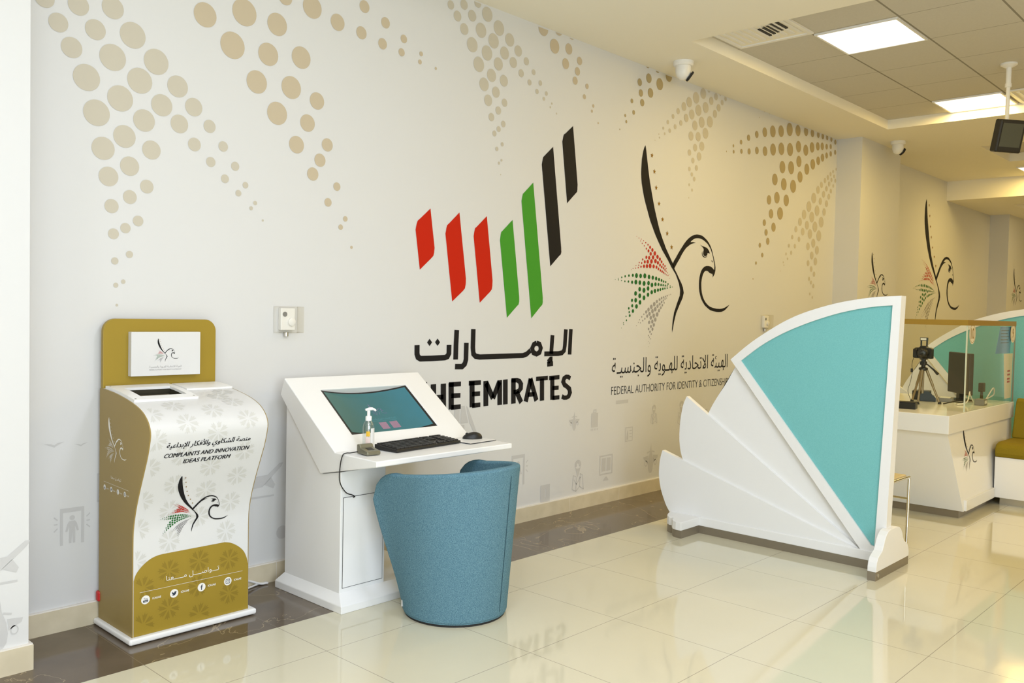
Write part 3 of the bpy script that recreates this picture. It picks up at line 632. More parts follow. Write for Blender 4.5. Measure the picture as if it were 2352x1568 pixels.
for a, b in zip(xs_, xs_[1:]):
    for c, d in zip(ss_, ss_[1:]):
        if a == -0.490 and 0.090 <= c < 0.254: continue
        f0 = skin(0); bm.faces.new([bm.verts.new(f0(*p)) for p in ((a, c), (a, d), (b, d), (b, c))])
bmesh.ops.remove_doubles(bm, verts=bm.verts, dist=1e-5)
front = finish('printed_front', bm, 'skin', t, 60)
# side panels, gold
for nm, xa, xb in (('side_panel', KX0 - .004, KX0 + .001), ('side_panel', KX1 - .001, KX1 + .003)):
    bm = bmesh.new(); prism(bm, [(p.x, p.y) for p in SK] + [(-.03, .03), (-.03, 1.05)], lambda u, v, w: (w, u, v), xa, xb); finish(nm, bm, 'gold_side', t)
bm = bmesh.new()
rr = .055; P = [(KX0, .03), (KX1, .03)] + [(KX1 - rr + rr * math.sin(a), 1.358 - rr + rr * math.cos(a)) for a in [PI / 2 - PI / 2 * k / 10 for k in range(11)]] + [(KX0 + rr - rr * math.sin(a), 1.358 - rr + rr * math.cos(a)) for a in [PI / 2 * k / 10 for k in range(11)]]
prism(bm, P, lambda u, v, w: (u, w, v), -.052, -.03); bevel(finish('back_panel', bm, 'gold', t), .002)
bm = bmesh.new(); box(bm, -.566, .022, -.395, -.016, .004, .03); bevel(finish('plinth', bm, 'white', t), .009, 3)
# header sign
bm = bmesh.new(); box(bm, -.434, -.108, -.085, -.052, 1.101, 1.300); sign = bevel(finish('header_sign', bm, 'skin', t), .002)
emblem('falcon_emblem', sign, lambda u, v: (-.281 + u, -.0858, 1.204 + v), .071, .073, n=6)
bm = bmesh.new(); sf = lambda u, v: (u, -.0858, v)
text_into(bm, arabic('الهيئة الاتحادية للهـوية والجنسيـة'), sf, -.352, -.201, 1.135, 1.147); text_into(bm, 'FEDERAL AUTHORITY FOR IDENTITY & CITIZENSHIP', sf, -.352, -.201, 1.1255, 1.1305)
finish('lettering', bm, 'ink_grey', sign, recalc=False)
# top plate with the scanner opening
f6, f0, fm = skin(.010), skin(0), skin(-.03)
bm = bmesh.new()
def slab(bm, a, b, c, d, h0, h1, n=4):
    g0, g1 = skin(h0), skin(h1)
    for i in range(n):
        s0, s1 = c + (d - c) * i / n, c + (d - c) * (i + 1) / n
        V = [bm.verts.new(g(x, s)) for g in (g0, g1) for x in (a, b) for s in (s0, s1)]
        for q in ((0, 1, 3, 2), (4, 6, 7, 5), (0, 4, 5, 1), (2, 3, 7, 6)): bm.faces.new([V[k] for k in q])
        if i == 0: bm.faces.new([V[k] for k in (0, 2, 6, 4)])
        if i == n - 1: bm.faces.new([V[k] for k in (1, 5, 7, 3)])
slab(bm, -.538, -.490, .012, .303, .0005, .012); slab(bm, -.285, -.255, .012, .303, .0005, .012)
slab(bm, -.490, -.285, .012, .090, .0005, .012); slab(bm, -.490, -.285, .254, .303, .0005, .012)
plate = finish('slot_plate', bm, 'white', t)
bm = bmesh.new()
bm.free()
for x, s in ((-.525, .285), (-.268, .285), (-.525, .03), (-.268, .03)): finish('screw', one(disc, x, s, .004, skin(.0125), 0, 10), 'kick', plate, recalc=False)
bm = bmesh.new(); slab(bm, -.238, -.013, .012, .158, .0005, .010); finish('cover_plate', bm, 'white', t)
bm = bmesh.new(); g = skin(-.045); V = {}
for x in (-.492, -.283):
    for s in (.088, .256):
        V[x, s, 0] = skin(-.001)(x, s); V[x, s, 1] = g(x, s)
def fq(*k): bm.faces.new([bm.verts.new(V[q]) for q in k])
a, b, c, d = -.492, -.283, .088, .256
fq((a, c, 0), (a, d, 0), (a, d, 1), (a, c, 1)); fq((b, c, 0), (b, d, 0), (b, d, 1), (b, c, 1)); fq((a, c, 0), (b, c, 0), (b, c, 1), (a, c, 1)); fq((a, d, 0), (b, d, 0), (b, d, 1), (a, d, 1)); fq((a, c, 1), (b, c, 1), (b, d, 1), (a, d, 1))
well = finish('scanner_well', bm, 'slot', t)
bm = bmesh.new(); slab(bm, -.480, -.30, .115, .243, -.043, -.02); finish('scanner_tray', bm, 'slot_in', well)
# gold lower panel and palm pattern of the front
arch = catmull([(-.541, 1.181, 0), (-.531, 1.154, 0), (-.506, 1.125, 0), (-.472, 1.102, 0), (-.441, 1.0925, 0), (-.416, 1.090, 0)], 5)
arch2 = catmull([(-.13, 1.090, 0), (-.101, 1.098, 0), (-.066, 1.118, 0), (-.036, 1.147, 0), (-.020, 1.181, 0), (-.0135, 1.212, 0)], 5)
P = [(p.x, p.y) for p in arch] + [(p.x, p.y) for p in arch2] + [(-.0135, 1.419), (-.541, 1.419)]
bm = bmesh.new()
for i in range(len(P)): pass
f1 = skin(.0012); flat(bm, P, f1); bmesh.ops.triangulate(bm, faces=bm.faces); panel = finish('gold_panel', bm, 'gold', t, recalc=False)
def burst(bm, x, s, r, fn):
    for k in range(8):
        a = PI / 4 * k + .12; ca, sa = math.cos(a), math.sin(a)
        for p in ([(.16, 0), (.55, .17), (.93, .26), (.80, .08), (.98, .02), (.75, -.06), (.85, -.18), (.5, -.10)],):
            Q = [(x + r * (u * ca - v * sa), s + r * (u * sa + v * ca)) for u, v in p]
            if all(KX0 + .002 < q[0] < KX1 - .002 and 0.005 < q[1] < 1.417 for q in Q): flat(bm, Q, fn)
bm = bmesh.new(); f05 = skin(.0006)
for x, s in ((-382, 483), (-104, 485), (-251, 537), (-520, 549), (-399, 366), (-247, 421), (-121, 360), (-515, 422), (-526, 676), (-253, 702), (-110, 769), (-397, 772), (-246, 823), (-523, 837), (-114, 903), (-524, 967), (-256, 952), (-388, 1039), (-124, 1040), (-531, 1105), (-151, 280), (-90, 210), (-105, 640), (-396, 630), (-396, 900)): burst(bm, x / 1000, s / 1000, .052, f05)
bmesh.ops.triangulate(bm, faces=bm.faces); finish('palm_pattern', bm, 'skin_grey', front, recalc=False)
bm = bmesh.new(); f18 = skin(.0018)
for x, s in ((-252, 1150), (-109, 1171), (-390, 1168), (-108, 1326), (-389, 1330), (-250, 1388), (-500, 1218), (-500, 1375), (-255, 1262)): burst(bm, x / 1000, s / 1000, .052, f18)
bmesh.ops.triangulate(bm, faces=bm.faces); finish('palm_pattern', bm, 'gold_dark', panel, recalc=False)
f2 = lambda u, v: skin(.0016)(u, -v)                          # v runs up the front
bm = bmesh.new()
for dx in (-.0007, .0007): text_into(bm, arabic('منصة الشكاوي والأفكار الإبداعية'), f2, -.471 + dx, -.091 + dx, -.600, -.560, slant=.22)
for dx in (-.0007, 0, .0007): text_into(bm, 'COMPLAINTS AND INNOVATION', f2, -.474 + dx, -.090 + dx, -.633, -.613, slant=.22); text_into(bm, 'IDEAS PLATFORM', f2, -.384 + dx, -.172 + dx, -.668, -.648, slant=.22)
finish('title_lettering', bm, 'ink', front, recalc=False)
emblem('falcon_emblem', front, lambda u, v: f2(-.294 + u, -.908 + v), .186, .193, n=8, fat=1.25)
f3 = lambda u, v: skin(.0022)(u, -v)
bm = bmesh.new(); text_into(bm, arabic('تـــواصــــل مـــــعنا'), f3, -.401, -.157, -1.216, -1.188); flat(bm, [(-.516, -1.236), (-.041, -1.238), (-.041, -1.2368), (-.516, -1.2348)], f3)
for x in (-.461, -.335, -.210, -.084): text_into(bm, 'ICAUAE', f3, x, x + .037, -1.2755, -1.2665, bold=.02)
finish('contact_lettering', bm, 'ink_white', panel, recalc=False)
def social(parent, fn, xs, v, r):
    for k, x in enumerate(xs):
        bm = bmesh.new(); disc(bm, x, v, r, fn, 0, 28)
        hi = (lambda g: (lambda a, b: tuple(Vector(g(a, b)) + NRM * .0006)))(fn)
        if k == 0:
            text_into(bm, 'You', hi, x - .45 * r, x + .45 * r, v + .02 * r, v + .5 * r, 1); flat(bm, [(x - .55 * r, v - .55 * r), (x + .55 * r, v - .55 * r), (x + .6 * r, v - .3 * r), (x + .55 * r, v - .05 * r), (x - .55 * r, v - .05 * r), (x - .6 * r, v - .3 * r)], hi, 1)
            hi2 = lambda a, b: tuple(Vector(fn(a, b)) + NRM * .001); text_into(bm, 'Tube', hi2, x - .42 * r, x + .42 * r, v - .47 * r, v - .13 * r, 0)
        elif k == 1: flat(bm, [(x + a * r, v + b * r) for a, b in ((-.6, -.42), (-.2, -.5), (.2, -.4), (.45, -.1), (.5, .2), (.65, .35), (.5, .35), (.55, .48), (.35, .42), (.15, .45), (.02, .3), (.02, .18), (-.25, .22), (-.5, .45), (-.55, .2), (-.45, .05), (-.55, .08), (-.4, -.15), (-.28, -.2), (-.35, -.32))], hi, 1)
        elif k == 2: text_into(bm, 'f', hi, x - .25 * r, x + .28 * r, v - .65 * r, v + .6 * r, 1, bold=.02)
        else:
            for w, q in ((.5, .12),): 
                for a in (-1, 1): rect(bm, x + a * w * r - .05 * r, x + a * w * r + .05 * r, v - w * r, v + w * r, hi) if False else None
            stroke(bm, [(x + .52 * r * ca, v + .52 * r * sa) for ca, sa in ((1, .6), (.92, .92), (.6, 1), (-.6, 1), (-.92, .92), (-1, .6), (-1, -.6), (-.92, -.92), (-.6, -1), (.6, -1), (.92, -.92), (1, -.6), (1, .6))], .12 * r, .12 * r, hi, 1)
            stroke(bm, [(x + .25 * r * math.cos(PI * j / 8), v + .25 * r * math.sin(PI * j / 8)) for j in range(17)], .11 * r, .11 * r, hi, 1); disc(bm, x + .32 * r, v + .32 * r, .06 * r, hi, 1, 8)
        bmesh.ops.triangulate(bm, faces=[f for f in bm.faces if len(f.verts) > 4]); finish('contact_icon', bm, ['ink_white', 'navy'], parent, recalc=False)
NRM = Vector((0, -1, 0)); social(panel, f3, (-.491, -.366, -.240, -.114), -1.2705, .0185)
# white print on the gold side
side = [o for o in t.children if o.name.startswith('side_panel')][0]
fs = lambda u, v: (KX0 - .0048, -u, v)
emblem('falcon_emblem', side, lambda u, v: fs(.186 + u, .814 + v), .130, .131, ['ink_white'] * 5, n=6)
bm = bmesh.new(); text_into(bm, arabic('تـواصـل مـعنا'), fs, .154, .256, .666, .682); flat(bm, [(.079, .6465), (.333, .6415), (.333, .6425), (.079, .6475)], fs)
for x in (.105, .173, .241, .309): text_into(bm, 'ICAUAE', fs, x, x + .026, .617, .6225)
finish('side_lettering', bm, 'ink_white', side, recalc=False)
NRM = Vector((-1, 0, 0)); social(side, fs, (.089, .158, .226, .295), .622, .0115)
# power lead and the red plug beside the kiosk
bm = bmesh.new(); tube(bm, [(v.x, v.y, v.z) for v in catmull([(.028, -.12, .008), (.08, -.085, .006), (.13, -.05, .010), (.17, -.022, .04), (.21, -.02, .03), (.26, -.03, .010), (.298, -.035, .008)], 6)], .006, 8)
tube(bm, [(v.x, v.y, v.z) for v in catmull([(.028, -.09, .006), (.09, -.06, .006), (.18, -.04, .006), (.25, -.022, .008), (.298, -.022, .008)], 6)], .005, 8)
tag(finish('power_cable', bm, 'cable', None, 60), 'white power cables on the dark floor between the kiosk and the touch screen desk', 'cable')
bm = bmesh.new(); box(bm, -.556, -.525, -.045, -.0145, .104, .15); bevel(tag(finish('red_plug', bm, 'red', None), 'small red plug peeking out behind the gold kiosk above the skirting', 'plug'), .008, 3)

# ------------------------------------------------------------------ touch screen desk
DX0, DX1 = 0.32, 1.206
t = thing('touch_screen_desk', 'white self-service desk with a sloping touch screen top on one pedestal, against the mural wall', 'desk', (0.6, -0.4, 0))
TT, BB, KK, FB, FT, CR = (-.129, 1.068), (-.095, .981), (-.451, .629), (-.885, .716), (-.885, .743), (-.571, .745)
def yz(p, x): return (x, p[0], p[1])
bm = bmesh.new()
poly = [TT, BB, KK, FB, FT, CR]
A = [bm.verts.new(yz(p, DX0)) for p in poly]; B = [bm.verts.new(yz(p, DX1)) for p in poly]
bm.faces.new(A); bm.faces.new(B[::-1])
for i in range(5): bm.faces.new((A[i], B[i], B[i + 1], A[i + 1]))
sl = Vector((CR[0] - TT[0], CR[1] - TT[1])); SLEN = sl.length; sl.normalize(); sn = Vector((sl.y, -sl.x)); sn = sn if sn.y > 0 else -sn
def slope(u, v, h=0.0): return (u, TT[0] + sl.x * v + sn.x * h, TT[1] + sl.y * v + sn.y * h)
OU0, OU1, OV0, OV1 = .482, 1.045, .103, .441
O = [bm.verts.new(slope(*p)) for p in ((OU0, OV0), (OU1, OV0), (OU1, OV1), (OU0, OV1))]
I = [bm.verts.new(slope(*p, -.06)) for p in ((OU0, OV0), (OU1, OV0), (OU1, OV1), (OU0, OV1))]
R4 = [A[0], B[0], B[5], A[5]]
for i in range(4):
    bm.faces.new((R4[i], R4[(i + 1) % 4], O[(i + 1) % 4], O[i])); bm.faces.new((O[i], O[(i + 1) % 4], I[(i + 1) % 4], I[i]))
head = bevel(finish('sloping_top', bm, 'white', t), .005, 3, 25)
N = 24
def arc(u): return -.004 - .034 * (1 - ((u - (OU0 + OU1) / 2) / ((OU1 - OU0) / 2)) ** 2)
bm = bmesh.new()
us = [OU0 + (OU1 - OU0) * k / N for k in range(N + 1)]
for a, b in zip(us, us[1:]):
    bm.faces.new([bm.verts.new(slope(*p)) for p in ((a, OV0, arc(a)), (a, OV1, arc(a)), (b, OV1, arc(b)), (b, OV0, arc(b)))])
bmesh.ops.remove_doubles(bm, verts=bm.verts, dist=1e-5); mon = finish('curved_monitor', bm, 'black', t, 60)
msc = bpy.data.materials.new('lit teal display'); msc.use_nodes = True; nt = msc.node_tree; b = nt.nodes['Principled BSDF']
g = nt.nodes.new('ShaderNodeNewGeometry'); sp = nt.nodes.new('ShaderNodeSeparateXYZ'); nt.links.new(g.outputs['Position'], sp.inputs[0])
mr = nt.nodes.new('ShaderNodeMapRange'); mr.inputs[1].default_value = .55; mr.inputs[2].default_value = 1.05; nt.links.new(sp.outputs[0], mr.inputs[0])
nz = nt.nodes.new('ShaderNodeTexNoise'); nz.inputs['Scale'].default_value = 9; nt.links.new(g.outputs['Position'], nz.inputs['Vector'])
ad = math_node(nt, 'MULTIPLY_ADD', math_node(nt, 'SUBTRACT', nz.outputs['Fac'], .5), .35, mr.outputs[0])
rp = nt.nodes.new('ShaderNodeValToRGB'); e = rp.color_ramp.elements; e[0].color = (.032, .145, .115, 1); e[1].color = (.045, .235, .30, 1); nt.links.new(ad, rp.inputs[0])
nt.links.new(rp.outputs[0], b.inputs['Emission Color']); b.inputs['Emission Strength'].default_value = .8; b.inputs['Base Color'].default_value = (.01, .02, .02, 1); b.inputs['Roughness'].default_value = .25
M['display'] = msc
bm = bmesh.new(); a0, a1 = OU0 + .014, OU1 - .014; us = [a0 + (a1 - a0) * k / N for k in range(N + 1)]
for a, b in zip(us, us[1:]): bm.faces.new([bm.verts.new(slope(*p)) for p in ((a, OV0 + .012, arc(a) + .001), (a, OV1 - .022, arc(a) + .001), (b, OV1 - .022, arc(b) + .001), (b, OV0 + .012, arc(b) + .001))])
bmesh.ops.remove_doubles(bm, verts=bm.verts, dist=1e-5); disp = finish('display', bm, 'display', mon, 60)
M['display_pink'] = mat('pink screen button', (.05, .03, .04), .3, emit=(.36, .22, .29), estr=.8); M['display_pale'] = mat('pale screen lettering', (.03, .03, .03), .3, emit=(.11, .33, .35), estr=.8)
M['display_violet'] = mat('violet screen emblem', (.03, .03, .05), .3, emit=(.20, .17, .30), estr=.8)
sc = lambda u, v: slope(u, -v, arc(u) + .0018)
bm = bmesh.new()
for a, b in ((.722, .772), (.792, .842)): 
    for k in range(4): rect(bm, a + (b - a) * k / 4, a + (b - a) * (k + 1) / 4, -.392, -.342, sc)
finish('screen_button', bm, 'display_pink', disp, recalc=False)
emblem('falcon_emblem', disp, lambda u, v: sc(.765 + u, -.255 + v), .062, .062, ['display_violet'] * 5, n=5)
bm = bmesh.new(); text_into(bm, arabic('الهيئة الاتحادية للهوية والجنسية'), sc, .68, .85, -.325, -.31); text_into(bm, 'FEDERAL AUTHORITY FOR IDENTITY & CITIZENSHIP', sc, .68, .85, -.333, -.328); text_into(bm, 'WELCOME', sc, .74, .80, -.165, -.155) if False else None
finish('screen_lettering', bm, 'display_pale', disp, recalc=False)
bm = bmesh.new(); PX0, PX1 = .335, .602
prism(bm, [(-.60, .055), (-.60, .655), (-.451, .626), (-.13, .94), (-.13, .055)], lambda u, v, w: (w, u, v), PX0, PX1); ped = bevel(finish('pedestal', bm, 'white', t), .003)
bm = bmesh.new(); box(bm, .349, .589, -.6012, -.60, .098, .532); finish('door_gap', bm, 'gap', ped)
bm = bmesh.new(); box(bm, .3515, .5865, -.603, -.6005, .1005, .5295); bevel(finish('pedestal_door', bm, 'white', t), .001)
bm = bmesh.new(); z0, z1, z2 = 0.0, .036, .078
o = [(.300, -.665), (1.0, -.665), (1.0, -.098), (.300, -.098)]; i_ = [(.335, -.60), (.965, -.60), (.965, -.13), (.335, -.13)]
L = [[bm.verts.new((*p, z)) for p in q] for q, z in ((o, z0), (o, z1), (i_, z2))]
bm.faces.new(L[0]); bm.faces.new(L[2])
for a, b in zip(L, L[1:]):
    for k in range(4): bm.faces.new((a[k], a[(k + 1) % 4], b[(k + 1) % 4], b[k]))
bevel(finish('base_plinth', bm, 'white', t), .003)
DZ = 0.7458
# keyboard
kb = local('keyboard', 'black full-size keyboard on the white desk shelf below the touch screen', 'keyboard', (.755, -.668, DZ), math.radians(5.0))
bm = bmesh.new(); prism(bm, [(-.078, .001), (.078, .001), (.078, .026), (-.078, .014)], lambda u, v, w: (w, u, v), -.228, .228); bevel(finish('body', bm, 'black', kb), .003)
bm = bmesh.new()
def cap(x, y, w): z = .014 + (y + .078) / .156 * .012; box(bm, x - w / 2, x + w / 2, y - .0075, y + .0075, z - .002, z + .006)
for r in range(6):
    y = -.062 + r * .0235 + (.006 if r == 5 else 0)
    if r == 0:
        for x, w in ((-.208, .022), (-.183, .022), (-.158, .022), (-.096, .095), (-.034, .022), (-.009, .022), (.016, .022), (.041, .022)): cap(x, y, w)
    else:
        n = 15
        for k in range(n): cap(-.211 + k * .0187, y, .0162)
    for k in range(3):
        if r in (1, 2) and (r == 2 or k != 1): continue
        cap(.080 + k * .0187, y, .0162)
    for k in range(4): cap(.152 + k * .0187, y, .0162)
o = finish('key_caps', bm, 'key', kb)
# mouse and mat
bm = bmesh.new(); box(bm, -.098, .098, -.090, .090, 0.0005, .0035)
mp = tag(bevel(finish('mouse_mat', bm, ['white'], None), .0015), 'thin white mouse mat with a dark edge at the right end of the desk shelf', 'mouse mat'); mp.location = (1.094, -.690, DZ); mp.rotation_euler = (0, 0, math.radians(3))
bm = bmesh.new(); ring3 = lambda a, b, c, d: box(bm, a, b, c, d, .0008, .0030)
ring3(-.0995, .0995, -.0915, -.090); ring3(-.0995, .0995, .090, .0915); ring3(-.0995, -.098, -.090, .090); ring3(.098, .0995, -.090, .090); finish('dark_edge', bm, 'black', mp)
mo = local('mouse', 'black computer mouse on the thin white mat', 'mouse', (1.128, -.668, DZ + .0037), math.radians(58))
bm = bmesh.new(); bmesh.ops.create_uvsphere(bm, u_segments=24, v_segments=14, radius=1)
for v in bm.verts:
    v.co.z = max(v.co.z, -.12); v.co = Vector((v.co.x * .030, v.co.y * .054, (v.co.z + .12) * .031 * (1 - .18 * v.co.y)))
finish('body', bm, 'black', mo, 50)
bm = bmesh.new(); lathe(bm, [(.008, -.003), (.008, .003)], (0, 0, 0), 14, axis='x'); bmesh.ops.translate(bm, verts=bm.verts, vec=(0, .030, .0245)); finish('scroll_wheel', bm, 'rubber', mo, 40)
# sanitiser
sb = local('hand_sanitiser_bottle', 'clear pump bottle of hand sanitiser on the desk, behind the olive grey card reader', 'bottle', (.482, -.612, DZ), math.radians(-20))
H = .155
bm = bmesh.new(); lathe(bm, [(.026, .0005), (.028, .004), (.028, .112), (.0265, .124), (.021, .136), (.014, .142), (.012, .148)], n=28); finish('bottle_body', bm, 'bottle', sb, 50)
bm = bmesh.new(); lathe(bm, [(.015, .143), (.015, .162), (.013, .165)], n=24); lathe(bm, [(.0075, .165), (.0075, .192)], n=16); finish('pump_collar', bm, 'white', sb, 40)
bm = bmesh.new(); tube(bm, [(v.x, v.y, v.z) for v in catmull([(-.016, 0, .194), (0, 0, .1985), (.022, 0, .198), (.036, 0, .189)], 5)], [.006] * 5 + [.0075] * 5 + [.0055] * 5 + [.004], 10); finish('pump_nozzle', bm, 'white', sb, 50)
bm = bmesh.new(); tube(bm, [(0, 0, .145), (.002, 0, .01)], .0035, 8); finish('dip_tube', bm, 'white', sb, 50)
bm = bmesh.new(); 
for a0, a1, z0, z1, mi in ((-1.45, -.25, .018, .108, 0), (-2.25, -1.6, .070, .094, 1), (-2.35, -1.55, .03, .066, 2), (-2.2, -1.6, .006, .02, 1)):
    for k in range(8):
        x = [a0 + (a1 - a0) * (k + j) / 8 for j in (0, 1)]
        f = bm.faces.new([bm.verts.new((.0284 * math.cos(a), .0284 * math.sin(a), z)) for a, z in ((x[0], z0), (x[1], z0), (x[1], z1), (x[0], z1))]); f.material_index = mi
finish('label', bm, ['gel', 'yellow', 'pinkish'], sb, recalc=False)
# card reader
cr = local('card_reader', 'olive grey card reader with a black lead at the left end of the desk shelf', 'card reader', (.412, -.705, DZ), math.radians(-6))
bm = bmesh.new(); prism(bm, [(-.05, .001), (.045, .001), (.045, .044), (.02, .046), (.012, .030), (-.045, .020), (-.05, .016)], lambda u, v, w: (w, u, v), -.037, .037); bevel(finish('body', bm, 'olive_metal', cr), .005, 3)
bm = bmesh.new(); prism(bm, [(-.028, .0230), (.004, .0287), (.004, .0297), (-.028, .0243)], lambda u, v, w: (w, u, v), -.016, .016); finish('card_slot', bm, 'black', cr)
bm = bmesh.new()
path = catmull([(.373, -.678, .758), (.345, -.655, .7515), (.330, -.648, .7515), (.3135, -.640, .742), (.3085, -.628, .69), (.315, -.618, .615), (.352, -.614, .560), (.392, -.611, .541), (.411, -.6075, .530), (.402, -.606, .527)], 6)
tube(bm, [tuple(v) for v in path], .0026, 8); tag(finish('reader_lead', bm, 'black', None, 60), 'thin black lead hanging from the card reader over the left end of the desk', 'cable')

# ------------------------------------------------------------------ tub chair
ch = local('tub_chair', 'blue felt tub chair pulled up to the white touch screen desk', 'chair', (.733, -.975, 0), math.radians(2))
HB, NS = .718, 56
def plan_top(s):
    R_, ext = .298, .262; half = PI / 2 * R_ + ext; d = s * half
    if abs(d) <= PI / 2 * R_: a = d / R_; return Vector((R_ * math.sin(a), -R_ * math.cos(a), 0))
    k = 1 if d > 0 else -1; e = abs(d) - PI / 2 * R_; return Vector((k * (R_ + .012 * e), e, 0))
def plan_bot(s): a = s * 2.25; return Vector((.247 * math.sin(a), -.247 * math.cos(a) , 0))
def rim(s):
    k = abs(s); h = HB - .045 * min(1, k / .75) ** 1.5
    if k > .80: q = (k - .80) / .20; h -= .14 * (1 - math.sqrt(max(0, 1 - q * q)))
    return h
def shell_pt(s, t, off):
    b, tp = plan_bot(s), plan_top(s); e = t + min(1, abs(s) ** 3) * (.32 * t * t * (3 - 2 * t) - .32 * t)
    p = b.lerp(tp, e); z = .012 + (rim(s) - .012) * t
    k = abs(s); pull = 0
    n = Vector((p.x, min(p.y, 0.0), 0)); n = n.normalized() if n.length > 1e-6 else Vector((1, 0, 0))
    p = p - n * off; p.z = z
    return p
bm = bmesh.new(); TN = 22; G = {}
for i in range(NS + 1):
    for j in range(TN + 1):
        s = -1 + 2 * i / NS; G[i, j, 0] = bm.verts.new(shell_pt(s, j / TN, 0)); G[i, j, 1] = bm.verts.new(shell_pt(s, j / TN, .042))
for i in range(NS):
    for j in range(TN):
        bm.faces.new((G[i, j, 0], G[i + 1, j, 0], G[i + 1, j + 1, 0], G[i, j + 1, 0])); bm.faces.new((G[i, j, 1], G[i, j + 1, 1], G[i + 1, j + 1, 1], G[i + 1, j, 1]))
    for j in (0, TN): bm.faces.new((G[i, j, 0], G[i + 1, j, 0], G[i + 1, j, 1], G[i, j, 1]))
for i in (0, NS):
    for j in range(TN): bm.faces.new((G[i, j, 0], G[i, j + 1, 0], G[i, j + 1, 1], G[i, j, 1]))
sh = finish('shell', bm, 'fabric', ch, 50); bevel(sh, .016, 4, 50)
bm = bmesh.new(); lathe(bm, [(.244, .012), (.246, .10), (.235, .30), (.22, .33)], n=48); finish('seat_base', bm, 'fabric', ch, 50)
bm = bmesh.new(); lathe(bm, [(.20, .328), (.232, .34), (.244, .375), (.236, .405), (.19, .425), (.02, .43)], (0, .02, 0), 40); finish('seat_cushion', bm, 'fabric', ch, 60)
bm = bmesh.new(); lathe(bm, [(.238, 0), (.238, .014)], n=48); finish('base_ring', bm, 'rubber', ch, 40)
for s0 in (.075,):
    bm = bmesh.new()
    for j in range(1, 24):
        a, b = j / 25 * .98, (j + 1) / 25 * .98
        bm.faces.new([bm.verts.new(shell_pt(s, q, -.0012)) for s, q in ((s0, a), (s0 + .007, a), (s0 + .007, b), (s0, b))])
    finish('seam', bm, 'seam', ch, recalc=False)
bm = bmesh.new(); q = shell_pt(-.93, .045, -.003); box(bm, q.x - .004, q.x + .006, q.y - .002, q.y + .004, q.z, q.z + .03); finish('fabric_tag', bm, 'cable', ch)

